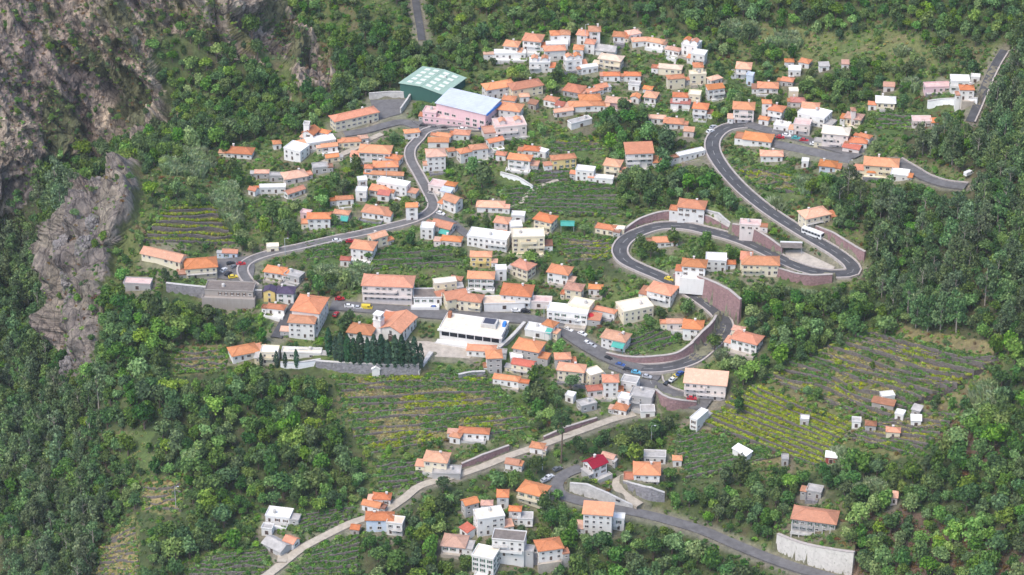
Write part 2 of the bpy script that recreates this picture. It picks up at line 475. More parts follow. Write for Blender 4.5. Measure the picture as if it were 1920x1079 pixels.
def level(L, hw, soft=3.0, dz=-0.45):
    for p in L:
        fa = (p.x / p.y + A_MAX) / (2 * A_MAX) * (len(AS) - 1)
        fy = (p.y - HY[0]) / 0.5
        rr = hw + 1.0 + soft
        i0, i1 = max(0, int(fa - rr)), min(len(AS), int(fa + rr) + 2)
        j0, j1 = max(0, int(fy - rr * 2)), min(len(HY), int(fy + rr * 2) + 2)
        if i1 <= i0 or j1 <= j0:
            continue
        yy = HY[None, j0:j1]; xx = AS[i0:i1, None] * yy
        d = np.hypot(xx - p.x, yy - p.y)
        w = np.clip(1 - (d - hw - 1.0) / soft, 0, 1)
        s = LEVEL_W[i0:i1, j0:j1]
        up = w > s
        LEVEL_Z[i0:i1, j0:j1] = np.where(up, p.z + dz, LEVEL_Z[i0:i1, j0:j1])
        LEVEL_W[i0:i1, j0:j1] = np.where(up, w, s)

ROADS = [
 # label, material, width, kerb(L,R), line, points in the photograph
 ("road", "dark asphalt main road winding down through two hairpin bends", 'asphalt', 4.9, (1, 1), 1,
  [(1400,232),(1362,240),(1340,258),(1336,280),(1350,308),(1378,342),(1410,372),(1450,402),(1500,434),(1540,458),(1575,478),(1597,494),(1598,508),(1575,516),(1540,516),(1500,504),(1460,484),(1420,464),(1380,448),(1330,434),(1285,424),(1240,424),(1200,436),(1172,452),(1162,472),(1172,490),(1200,504),(1240,520),(1280,540),(1320,566),(1348,588),(1360,608),(1352,630),(1330,652),(1300,676),(1262,690),(1224,694),(1190,690)]),
 ("road", "worn grey main street through the village centre", 'old_asphalt', 6.2, (0, 0), 0,
  [(1240,706),(1200,694),(1160,678),(1120,658),(1085,636),(1058,618),(1020,604),(970,596),(920,594),(870,592),(810,588),(750,582),(700,578),(650,574),(620,572)]),
 ("road", "grey road curving out past the pink three storey block", 'old_asphalt', 8.0, (1, 0), 1,
  [(1190,690),(1215,702),(1222,722),(1245,740),(1280,750),(1330,756)]),
 ("road", "grey road climbing from the viewpoint car park into the upper village", 'old_asphalt', 3.2, (1, 1), 0,
  [(485,545),(462,525),(455,505),(470,488),(510,474),(560,464),(620,450),(680,438),(730,426),(775,414),(803,400),(812,384),(800,356),(784,326),(770,300),(770,280),(785,262),(800,246),(840,238),(900,240)]),
 ("road", "grey lane passing the long white school under the sports court", 'old_asphalt', 4.2, (0, 0), 0,
  [(645,252),(690,244),(725,234),(760,228),(800,246)]),
 ("road", "narrow pale lane beside the long orange roof in the upper village", 'dirt_track', 2.6, (0, 0), 0,
  [(606,306),(640,290),(668,276),(690,262),(716,250)]),
 ("path", "pale concrete path climbing from the bottom edge to the lower houses", 'dirt_track', 3.0, (0, 0), 0,
  [(490,1090),(530,1056),(565,1028),(612,1003),(660,980),(715,962),(755,936),(788,910),(840,896),(900,876),(960,852),(1010,836),(1060,818),(1110,800),(1150,786),(1190,776)]),
 ("path", "short pale spur joining the low shed to the path", 'dirt_track', 3.0, (0, 0), 0, [(528,1056),(530,1040),(524,1026)]),
 ("road", "grey lower road running past the tall white block to the stone terrace", 'old_asphalt', 4.2, (0, 0), 0,
  [(1090,876),(1058,888),(1044,906),(1052,926),(1090,940),(1140,950),(1200,962),(1260,978),(1320,996),(1380,1022),(1440,1046),(1510,1070),(1580,1085)]),
 ("path", "curved pale driveway below the orange hipped house", 'dirt_track', 3.2, (0, 0), 0, [(1200,950),(1178,934),(1160,916),(1158,900),(1180,888)]),
 ("road", "narrow grey road curving past the balconied cream house at the forest edge", 'old_asphalt', 4.6, (1, 0), 0,
  [(1680,302),(1710,318),(1740,336),(1775,346),(1812,344)]),
 ("road", "straight steep grey ramp cutting through the forest above the pink house", 'asphalt', 3.2, (1, 0), 0,
  [(1884,88),(1868,118),(1852,152),(1836,190),(1818,232)]),
 ("road", "steep grey ramp in the forest notch above the green hall", 'asphalt', 3.0, (0, 0), 0, [(778,-10),(783,25),(788,55),(791,80)]),
 ("road", "grey street past the white row up to the tan three storey block", 'old_asphalt', 4.5, (0, 0), 0,
  [(1400,232),(1440,244),(1480,254),(1530,268),(1580,282),(1610,292)]),
 ("path", "grey footpath between the terraced vegetable plots", 'dirt_track', 1.6, (0, 0), 0, [(1046,336),(1010,350),(990,362),(978,380),(955,392)]),
 ("road", "dark ramp beside the large orange roofed building", 'asphalt', 4.0, (0, 0), 0, [(518,636),(530,612),(545,585),(556,566)]),
 ("road", "narrow grey lane behind the flat white terrace row", 'old_asphalt', 3.2, (0, 0), 0, [(803,400),(830,408),(852,420),(870,436),(890,450)]),
]
_road_lines = []
for name, label, mat, width, kerb, line, pts in ROADS:
    L = smooth_z(catmull([at(*p) for p in pts]), 9)
    level(L, width / 2, 3.2)
    _road_lines.append(L)

PLAZAS = [  # paved places: label, material, corners in the photograph
 ("viewpoint_car_park", "grey paved viewpoint car park beside the yellow house", 'old_asphalt', [(408,486),(470,480),(478,500),(470,545),(450,530),(400,520)]),
 ("church_square", "pale paved church square beside the long flat market hall", 'paving', [(765,640),(800,640),(900,655),(880,672),(800,668),(770,660)]),
 ("sports_court", "grey walled sports court beside the long school", 'old_asphalt', [(694,188),(768,186),(750,214),(705,226)]),
 ("village_square", "grey village square of parked cars above the mauve wall", 'old_asphalt', [(1150,672),(1215,690),(1240,704),(1205,722),(1170,702),(1140,690)]),
 ("hairpin_yard", "bare brown yard inside the upper hairpin bend", 'paving', [(1470,470),(1500,470),(1566,500),(1556,511),(1520,502),(1480,486)]),
 ("market_yard", "brown gravel yard below the parked cars", 'old_asphalt', [(1450,262),(1600,294),(1590,306),(1500,288),(1452,276)]),
 ("hall_forecourt", "grey forecourt of cars in front of the pink hall", 'old_asphalt', [(770,226),(800,230),(860,238),(935,238),(930,246),(860,246),(800,244)]),
]
_plaza_pts = []
for nm, label, mat, cs in PLAZAS:
    W = [at(*c) for c in cs]
    z = sum(p.z for p in W) / len(W)
    n = len(W)
    # plane fitted through the corners
    A = np.array([[p.x, p.y, 1] for p in W]); cf = np.linalg.lstsq(A, np.array([p.z for p in W]), rcond=None)[0]
    for p in W:
        p.z = float(cf @ (p.x, p.y, 1))
    _plaza_pts.append((W, cf))
    c = sum(W, Vector()) / n
    fill = []
    for i in range(n):
        a, b = W[i], W[(i + 1) % n]
        for u in np.linspace(0, 1, 7):
            for s in np.linspace(0.05, 1, 8):
                q = a.lerp(b, u) * s + c * (1 - s)
                fill.append(q)
    level(fill, 1.4, 2.5, -0.40)
HG = HG * (1 - LEVEL_W) + LEVEL_Z * LEVEL_W

for (name, label, mat, width, kerb, line, pts), L in zip(ROADS, _road_lines):
    nn = normals2(L)
    hw = width / 2
    V, Fc = [], []
    for i, (p, n) in enumerate(zip(L, nn)):
        for s, dz in ((-1.0, -1.2), (-1.0, 0.02), (-0.35, 0.07), (0.35, 0.07), (1.0, 0.02), (1.0, -1.2)):
            V.append((*(p + n * (hw * s)).xy, p.z + dz))
    for i in range(len(L) - 1):
        for k in range(5):
            a = i * 6 + k
            Fc.append((a, a + 6, a + 7, a + 1))
    ro = link(bpy.data.objects.new(name, np_mesh(name, V, Fc, [MT[mat]])))
    tag(ro, label, None, None, "structure")
    for side in (0, 1):
        if kerb[side]:
            s = (1, -1)[side]
            V, Fc = [], []
            for p, n in zip(L, nn):
                for o_, dz in ((0.0, -0.3), (0.0, 0.4), (0.55, 0.4), (0.55, -1.2)):
                    V.append((*(p + n * (s * (hw + o_))).xy, p.z + dz))
            for i in range(len(L) - 1):
                for k in range(3):
                    a = i * 4 + k
                    Fc.append((a, a + 4, a + 5, a + 1))
            link(bpy.data.objects.new("kerb", np_mesh("kerb", V, Fc, [MT['kerb']])), ro)
    if line:
        V, Fc = [], []
        for p, n in zip(L, nn):
            for o_ in (-0.08, 0.08):
                V.append((*(p + n * o_).xy, p.z + 0.085))
        Fc = [(i * 2, i * 2 + 2, i * 2 + 3, i * 2 + 1) for i in range(len(L) - 1) if i % 4 < 2]
        link(bpy.data.objects.new("centre_line", np_mesh("centre_line", V, Fc, [MT['line']])), ro)
    for p in L[::2]:
        q = project(p.x, p.y, p.z)
        keep_px(q[0], q[1], hw / px_scale(p) * .7, p.y)
        NOGROW.append((p.x, p.y, hw + 0.55))
for (nm, label, mat, cs), (W, cf) in zip(PLAZAS, _plaza_pts):
    n = len(W)
    V = [(p.x, p.y, p.z + 0.035) for p in W] + [(p.x, p.y, p.z - 1.0) for p in W]
    b = MB()
    b.add(V, [tuple(range(n))] + [(i, (i + 1) % n, n + (i + 1) % n, n + i) for i in range(n)])
    me = b.mesh(nm, [MT[mat]])
    bm = bmesh.new(); bm.from_mesh(me); bmesh.ops.recalc_face_normals(bm, faces=bm.faces); bm.to_mesh(me); bm.free()
    tag(link(bpy.data.objects.new(nm, me)), label, None, None, "structure")
    c = sum(W, Vector()) / n
    for i in range(n):
        for u in (0, .33, .66):
            for s in (0.15, 0.45, 0.75, 1):
                q = W[i].lerp(W[(i + 1) % n], u) * s + c * (1 - s)
                k = project(q.x, q.y, q.z)
                keep_px(k[0], k[1], 6, q.y)
                NOGROW.append((q.x, q.y, 2.0))

# ------------------------------------------------------------------ what grows where (regions traced on the land)
GX, GY = np.meshgrid((np.arange(MASK_W) + 0.5) * 4, (np.arange(MASK_H) + 0.5) * 4)
def inside(poly, X, Y):
    r = np.zeros(np.shape(X), bool)
    n = len(poly)
    for i in range(n):
        (x1, y1), (x2, y2) = poly[i], poly[(i + 1) % n]
        if y1 == y2:
            continue
        c = ((y1 > Y) != (y2 > Y)) & (X < (x2 - x1) * (Y - y1) / (y2 - y1) + x1)
        r ^= c
    return r
GARDEN, WOOD, EUCA, ROCK, GRASS, CANE, DRYT, SCRUB, BARE, BROWN = range(10)
REG = np.full((MASK_H, MASK_W), SCRUB)
def paint(c, *pts):
    REG[inside(pts, GX, GY)] = c
def blob(c, x, y, rx, ry):
    REG[((GX - x) / rx) ** 2 + ((GY - y) / ry) ** 2 < 1] = c
paint(GARDEN, (480,200),(760,120),(960,60),(1330,70),(1420,110),(1830,120),(1830,180),(1600,340),(1560,400),(1420,620),(1370,760),(1100,800),(880,840),(620,700),(430,640),(260,530),(280,330),(430,260))
paint(ROCK, (0,0),(450,0),(500,50),(560,110),(605,135),(590,165),(540,190),(330,225),(270,270),(210,285),(140,300),(75,290),(78,380),(0,415))
paint(SCRUB, (440,0),(720,0),(740,60),(660,120),(610,130),(530,50))

paint(GRASS, (470,60),(540,110),(575,165),(545,175),(500,120))
paint(WOOD, (285,95),(320,62),(360,75),(420,105),(480,110),(535,150),(545,185),(480,205),(400,240),(340,240),(310,170))
paint(WOOD, (600,110),(690,60),(780,80),(930,100),(960,130),(820,125),(750,155),(780,190),(690,180),(600,230),(560,215),(590,150))
paint(WOOD, (735,0),(1920,0),(1920,75),(1780,90),(1640,40),(1480,95),(1330,70),(1240,50),(1000,45),(930,90),(800,95))
paint(SCRUB, (840,0),(960,0),(1160,0),(1150,40),(1030,40),(930,70),(860,60))
paint(ROCK, (400,0),(520,0),(590,70),(640,125),(622,175),(560,172),(515,110),(470,70))
paint(GRASS, (430,20),(470,60),(540,120),(560,170),(545,178),(500,120),(440,60))
paint(GRASS, (1380,40),(1480,50),(1640,70),(1700,60),(1740,110),(1780,130),(1600,120),(1440,100))
paint(WOOD, (78,300),(150,300),(260,270),(330,240),(480,205),(560,215),(560,250),(500,260),(400,285),(290,310),(270,330),(200,340),(100,375),(70,340))
paint(ROCK, (268,300),(262,370),(232,440),(212,500),(196,560),(192,640),(165,720),(95,745),(125,680),(90,620),(95,560),(72,470),(130,390),(150,358),(200,330))
paint(EUCA, (0,405),(75,375),(130,350),(150,360),(128,392),(72,470),(95,560),(90,620),(125,680),(98,745),(180,722),(190,800),(240,900),(190,1079),(0,1079))
paint(WOOD, (205,560),(300,540),(420,600),(430,650),(330,650),(320,700),(430,700),(600,690),(640,720),(610,790),(690,840),(690,900),(620,930),(640,960),(560,960),(480,960),(470,1000),(400,1030),(330,1060),(240,1079),(250,950),(300,900),(270,820),(190,800),(180,720))
paint(DRYT, (312,650),(425,650),(430,695),(330,705))
paint(GRASS, (232,815),(290,810),(290,860),(268,895),(245,870))
paint(DRYT, (185,1010),(255,960),(262,1079),(175,1079))
paint(DRYT, (262,900),(345,895),(340,965),(270,960))
paint(WOOD, (1120,330),(1160,310),(1240,320),(1330,300),(1400,380),(1260,390),(1150,400))
paint(WOOD, (1100,205),(1180,190),(1220,220),(1240,235),(1300,240),(1290,282),(1220,285),(1090,250))
paint(WOOD, (1085,495),(1140,470),(1190,505),(1225,528),(1150,528))
paint(WOOD, (1490,135),(1580,125),(1650,115),(1660,185),(1560,205),(1500,180))
paint(EUCA, (1690,245),(1810,240),(1850,150),(1900,75),(1920,75),(1920,640),(1780,640),(1620,620),(1590,560),(1620,500),(1645,470),(1560,400),(1580,370),(1700,360),(1820,352),(1812,320),(1700,300))
paint(WOOD, (1400,570),(1560,525),(1640,600),(1780,640),(1700,610),(1500,690),(1420,740),(1330,760),(1370,690),(1400,650))
paint(DRYT, (1410,725),(1500,680),(1700,612),(1890,650),(1870,700),(1820,790),(1700,860),(1560,850),(1270,900),(1240,800))
paint(WOOD, (1600,880),(1720,850),(1830,760),(1920,640),(1920,1079),(1620,1079),(1600,1000))
paint(BROWN, (1605,970),(1700,950),(1790,985),(1920,1000),(1920,1079),(1605,1079))
paint(BROWN, (1750,800),(1850,780),(1880,860),(1800,900))
paint(WOOD, (1050,850),(1130,800),(1290,765),(1300,785),(1190,855),(1060,878))
paint(WOOD, (640,1000),(760,965),(840,965),(830,1000),(890,1079),(640,1079))
paint(WOOD, (1050,1030),(1075,1000),(1180,968),(1300,1005),(1500,1079),(1040,1079))
paint(WOOD, (800,892),(900,865),(1040,850),(1035,885),(940,905),(860,925),(780,965),(760,945))
paint(WOOD, (1240,885),(1440,900),(1590,870),(1640,930),(1470,960),(1450,1020),(1290,975))
paint(GARDEN, (450,960),(690,980),(620,1079),(340,1079),(400,1040))
for b_ in [(355,312,48,26),(425,395,26,50),(640,520,48,26),(1490,350,38,18),(1850,750,34,28),(1655,665,22,16),(1432,790,34,11),(1560,868,30,18),(1640,920,28,20),(1355,662,26,14),(1470,82,28,10),(1385,62,36,14),(1335,182,16,10),(1440,395,20,14),(1500,545,30,14),(1690,105,18,10),(1700,165,20,9),(1240,975,20,12)]:
    blob(CANE, *b_)

def region_of(px, py, wob=7.0):
    px = np.asarray(px, float); py = np.asarray(py, float)
    q = np.stack([px / 28, py / 18, px * 0], -1)
    i = np.clip(((px + vnoise(q) * wob) / 4).astype(int), 0, MASK_W - 1)
    j = np.clip(((py + vnoise(q + 31.7) * wob * 0.7) / 4).astype(int), 0, MASK_H - 1)
    return REG[j, i]
# ------------------------------------------------------------------ retaining walls: the land behind each is banked up to its top
WALLS = [
 # label, material, fill behind (m), thickness, base points in the photograph, heights
 ("tall mauve stone retaining wall above the lower road bend", 'mauve', 7, .7, [(1262,528),(1300,549),(1340,575),(1364,592),(1386,606)], [3,7,9,10,9]),
 ("mauve stone wall dropping beside the white pyramid roof house", 'mauve', 3, .6, [(1296,664),(1318,646),(1336,628),(1344,606)], [4,5,5,3]),
 ("long mauve stone wall along the street below the gardens", 'mauve', 4, .6, [(1136,668),(1180,682),(1230,684),(1270,678),(1300,662)], [1.2,2.5,3.2,3.2,4]),
 ("sloping mauve stone wall carrying the road past the pink block", 'mauve', 3, .6, [(1228,748),(1246,768),(1275,768),(1306,764)], [3.5,5,3.5,2]),
 ("curved mauve stone wall behind the lower hairpin", 'mauve', 4, .6, [(1166,442),(1200,424),(1240,413),(1285,411),(1330,421),(1366,434)], [1.5,2.8,3.2,3.2,3.0,1.5]),
 ("mauve stone wall between the two arms of the main road", 'mauve', 5, .6, [(1372,442),(1405,452),(1440,468),(1466,480)], [4.5,5.5,4.5,3]),
 ("mauve stone wall behind the white bus", 'mauve', 4, .6, [(1528,436),(1560,456),(1595,480),(1620,492)], [2.5,4,4.5,4]),
 ("mauve stone wall under the outer edge of the upper hairpin", 'mauve', 2, .6, [(1425,503),(1470,524),(1512,535),(1560,530)], [2.5,3.5,4,3]),
 ("mauve stone wall along the upper side of the pale path", 'mauve', 2.5, .5, [(866,878),(905,866),(955,846)], [1.5,2.5,2]),
 ("low mauve stone wall beside the path under the farmhouse", 'mauve', 2, .5, [(1020,826),(1060,812),(1120,790)], [1.2,2,1.2]),
 ("long dark grey stone wall below the cypress row", 'grey_stone', 5, .7, [(592,690),(650,698),(720,703),(786,703)], [2.5,3.5,4,4]),
 ("grey stone wall under the viewpoint restaurant terrace", 'grey_stone', 5, .7, [(312,546),(360,556),(400,562),(440,566),(492,560)], [3,4,4.5,4.5,3]),
 ("cream ramp wall beside the market hall", 'kerb', 1, .9, [(938,660),(962,638),(986,612)], [1.5,1.5,1.5]),
 ("pale sloping buttress wall at the end of the cypress row", 'concrete', 1, 1.2, [(786,704),(797,690),(812,668)], [1.5,1.8,1.5]),
 ("tall pale block wall carrying the unfinished villa", 'pale_block', 16, .8, [(1455,1030),(1500,1052),(1550,1068),(1598,1078)], [5.5,6.5,7.5,8]),
 ("pale grey concrete wall above the lower road bend", 'concrete', 4, .6, [(1068,922),(1100,932),(1140,944),(1186,954)], [3,4.5,3.5,1]),
 ("dark grey curved wall under the broad hip house", 'grey_stone', 4, .6, [(1168,912),(1195,930),(1220,938),(1246,940)], [2,4,4.5,3]),
 ("grey concrete bank wall beside the white house over the road", 'concrete', 4, .6, [(1318,408),(1345,424),(1368,434)], [3,5,3]),
 ("white garden wall beside the vegetable terraces", 'white', 2, .5, [(938,332),(970,342),(998,357)], [1.8,2,1.5]),
 ("white boundary wall below the pink ramp house", 'white', 5, .5, [(1738,204),(1770,200),(1832,196)], [3,3,2.5]),
 ("upper white wall of the walled lawn below the large building", 'white', 2, .5, [(530,668),(566,667),(604,666)], [2,2.2,2.2]),
 ("lower white wall of the walled lawn below the large building", 'white', 3, .5, [(526,690),(560,692),(602,686)], [2,2.4,2.4]),
 ("grey green back wall of the sports court", 'concrete', 1, .4, [(692,187),(730,184),(770,184)], [2.5,2.5,2.5]),
 ("grey green side wall of the sports court", 'concrete', 0, .4, [(771,186),(762,200),(752,214)], [2.2,2.2,2.2]),
 ("pale wall under the grey garden terraces of the lower houses", 'grey_stone', 3, .5, [(860,712),(885,708),(910,706)], [1.8,2,1.8]),
 ("grey stone wall below the long white lower house", 'grey_stone', 3, .5, [(925,1046),(960,1052),(1010,1058),(1040,1052)], [3,4,4,3]),
]
WALL_W = []
for label, mat, fill, th, pts, hs in WALLS:
    W = [at(*p) for p in pts]
    L = catmull(W, 1.0)
    cum = [0.0]
    for a, b_ in zip(W, W[1:]):
        cum.append(cum[-1] + (b_ - a).xy.length)
    run, H = 0.0, []
    for i, p in enumerate(L):
        if i:
            run += (p - L[i - 1]).xy.length
        H.append(float(np.interp(run, cum, hs)))
    WALL_W.append((L, H))
for (label, mat, fill, th, pts, hs), (L, H) in zip(WALLS, WALL_W):
    if fill <= 0:
        continue
    for p, hh in zip(L, H):
        fa_ = (p.x / p.y + A_MAX) / (2 * A_MAX) * (len(AS) - 1)
        j0 = int((p.y + 1.1 - HY[0]) / 0.5); j1 = int((p.y + 1.1 + fill - HY[0]) / 0.5)
        for i in (int(fa_), int(fa_) + 1):
            if 0 <= i < len(AS):
                s = slice(max(j0, 0), max(j1, 1))
                HG[i, s] = np.maximum(HG[i, s], p.z + hh - 0.35)
for (label, mat, fill, th, pts, hs), (L, H) in zip(WALLS, WALL_W):
    nn = normals2(L)
    mid = L[len(L) // 2]
    V, Fc = [], []
    for i, (p, n, hh) in enumerate(zip(L, nn, H)):
        if n.y < 0:
            n = -n
        batter = hh * 0.06
        for off, z in ((-0.1 - batter, -2.5), (0, hh), (th, hh), (th, -2.5)):
            q = p + n * off
            V.append((q.x - mid.x, q.y - mid.y, p.z + z - mid.z))
    for i in range(len(L) - 1):
        for k in range(3):
            a = i * 4 + k
            Fc.append((a, a + 4, a + 5, a + 1))
    e = (len(L) - 1) * 4
    Fc += [(0, 1, 2, 3), (e + 3, e + 2, e + 1, e)]
    o = link(bpy.data.objects.new("retaining_wall", np_mesh("retaining_wall", V, Fc, [MT[mat]])))
    o.location = mid
    tag(o, label, "wall", None, "thing")
    cp = []
    Vc, Fcc = [], []
    for i, (p, n, hh) in enumerate(zip(L, nn, H)):
        if n.y < 0:
            n = -n
        for off, z in ((-0.12, hh + 0.003), (-0.12, hh + 0.2), (th + 0.12, hh + 0.2), (th + 0.12, hh + 0.003)):
            q = p + n * off
            Vc.append((q.x - mid.x, q.y - mid.y, p.z + z - mid.z))
    for i in range(len(L) - 1):
        for k in range(3):
            a = i * 4 + k
            Fcc.append((a, a + 4, a + 5, a + 1))
    link(bpy.data.objects.new("coping", np_mesh("coping", Vc, Fcc, [MT['kerb' if mat in ('mauve', 'pale_block') else 'concrete']])), o)
    for p, hh in zip(L, H):
        for u in np.arange(0, hh + 0.5, 1.0):
            q = project(p.x, p.y, p.z + u)
            keep_px(q[0], q[1], 4, p.y)
        NOGROW.append((p.x, p.y, 1.6))
# ------------------------------------------------------------------ terraced fields: beds and dry stone walls, step by step
TERR = np.zeros_like(HG)
FIELDS = [
 # label, count, wall height factor, bed leaf, TL, TR, BR, BL in the photograph, planting kind
 ("small yellow green terraced field above the salmon roofed viewpoint building", 6, [(318,386),(408,384),(440,458),(268,452)], 'vine', 0.55),
 ("broad terraced field of dark stone walls below the church wall", 10, [(628,704),(905,706),(1000,800),(690,852)], 'mix', 0.75),
 ("small green terraces beside the beige roofed house on the path", 5, [(705,862),(795,856),(792,905),(712,920)], 'crop', 0.7),
 ("bright striped vineyard terraces on the slope opposite the pink block", 11, [(1424,722),(1600,796),(1530,874),(1312,792)], 'vine', 0.9),
 ("green terraces rising beside the white gabled hut", 8, [(1258,812),(1300,806),(1460,855),(1290,898)], 'crop', 0.8),
 ("dry yellow terraces high on the slope above the vineyard", 12, [(1640,618),(1885,672),(1650,792),(1432,708)], 'mix', 0.6),
 ("dry terraces around the small sheds on the slope", 8, [(1680,782),(1800,770),(1720,856),(1590,822)], 'mix', 0.6),
 ("dark green vegetable terraces crossed by the grey footpath", 7, [(935,352),(1150,338),(1165,404),(960,394)], 'crop', 0.85),
 ("green garden terraces under the yellow house row", 4, [(1000,312),(1075,310),(1085,335),(1005,342)], 'crop', 0.8),
 ("dry grassy terraces in the wood below the cliff", 4, [(330,656),(418,654),(425,692),(335,698)], 'straw', 0.6),
 ("dry terraced strip climbing through the trees at the lower left", 8, [(205,1002),(252,975),(262,1079),(178,1079)], 'straw', 0.6),
 ("overgrown terraces around the tall lamp pole", 4, [(268,905),(338,898),(338,958),(275,955)], 'straw', 0.5),
 ("green bean terraces left of the path at the bottom edge", 5, [(395,1042),(500,1022),(495,1075),(345,1079)], 'crop', 0.9),
 ("green bean terraces right of the path at the bottom edge", 6, [(585,1030),(680,996),(665,1075),(555,1079)], 'crop', 0.9),
 ("small green terraces behind the flat roofed white cottage", 5, [(560,962),(668,945),(655,975),(560,1000)], 'crop', 0.8),
 ("grassy garden terraces under the long white wall row", 4, [(800,700),(905,690),(915,712),(790,722)], 'crop', 0.8),
 ("long garden terraces on the slope under the upper road bend", 4, [(1370,300),(1490,330),(1500,362),(1420,352)], 'mix', 0.5),
 ("green garden terraces below the white corner house with teal awning", 4, [(1150,640),(1230,610),(1275,640),(1190,668)], 'crop', 0.8),
 ("terraced gardens between the road and the long cream hotel", 4, [(700,470),(860,462),(870,500),(700,505)], 'crop', 0.85),
 ("brown and green garden strips beside the green tarpaulin", 5, [(1050,440),(1140,444),(1148,482),(1062,492)], 'mix', 0.7),
 ("small green plots under the pale flat ruin", 4, [(1640,212),(1712,210),(1704,240),(1644,240)], 'crop', 0.8),
 ("narrow green terraces above the yellow house", 3, [(1030,262),(1120,258),(1126,282),(1040,284)], 'mix', 0.8),
 ("green plots behind the yellow viewpoint house", 3, [(575,440),(640,462),(640,480),(575,488)], 'crop', 0.8),
]
CROPS = []          # x, y, z, scale, kind
def bed_mat(name, a, b_):
    m, nt, bs = new_mat(name, 0.95)
    n1 = noise(nt, geo_pos(nt), 0.35, 5, 0.7)
    n2 = noise(nt, geo_pos(nt), 2.2, 4, 0.7)
    k = ramp(nt, n1.outputs[0], [(0.38, a), (0.62, b_)])
    nt.links.new(mix(nt, k.outputs[0], (0.10, 0.075, 0.05), ramp(nt, n2.outputs[0], [(0.5, (0, 0, 0)), (0.75, (0.7, 0.7, 0.7))]).outputs[0]), bs.inputs["Base Color"])
    bump(nt, bs, n2.outputs[0], 0.8, 0.3)
    return m
BED = {'vine': bed_mat("vineyard_soil", (0.11, 0.115, 0.045), (0.15, 0.125, 0.07)), 'crop': bed_mat("vegetable_soil", (0.075, 0.13, 0.04), (0.12, 0.15, 0.06)),
       'straw': bed_mat("dry_grass_soil", (0.36, 0.27, 0.13), (0.19, 0.18, 0.07)), 'mix': bed_mat("mixed_terrace_soil", (0.10, 0.125, 0.045), (0.22, 0.18, 0.10))}
FIELD_POLY = []
_terr_jobs = []
for label, n, quad, kind, dens in FIELDS:
    TL, TR, BR, BL = [np.array(q, float) for q in quad]
    m = 22
    S = np.linspace(0, 1, m)
    curves = []
    for k in range(n + 1):
        u = k / n
        A, B = TL + (BL - TL) * u, TR + (BR - TR) * u
        ja, jb = vnoise(np.array([[k * .83 + 3.3, len(label) * .37, 1.5], [k * .71 + 9.1, len(label) * .53, 7.5]])) * .10
        A, B = A + (B - A) * np.clip(ja, -.05, 0), B + (A - B) * np.clip(jb, -.05, 0)
        wob = np.array([vnoise(np.array([[s * 3.1 + 0.7 * k, k * 0.9, len(label)]]))[0] for s in S]) * (0.5 if 0 < k < n else 0.1) * np.linalg.norm(BL - TL) / n
        c = [at(*(A + (B - A) * s + np.array([0, w]))) for s, w in zip(S, wob)]
        curves.append(c)
    _terr_jobs.append((label, n, kind, dens, curves))
    FIELD_POLY.append(quad)
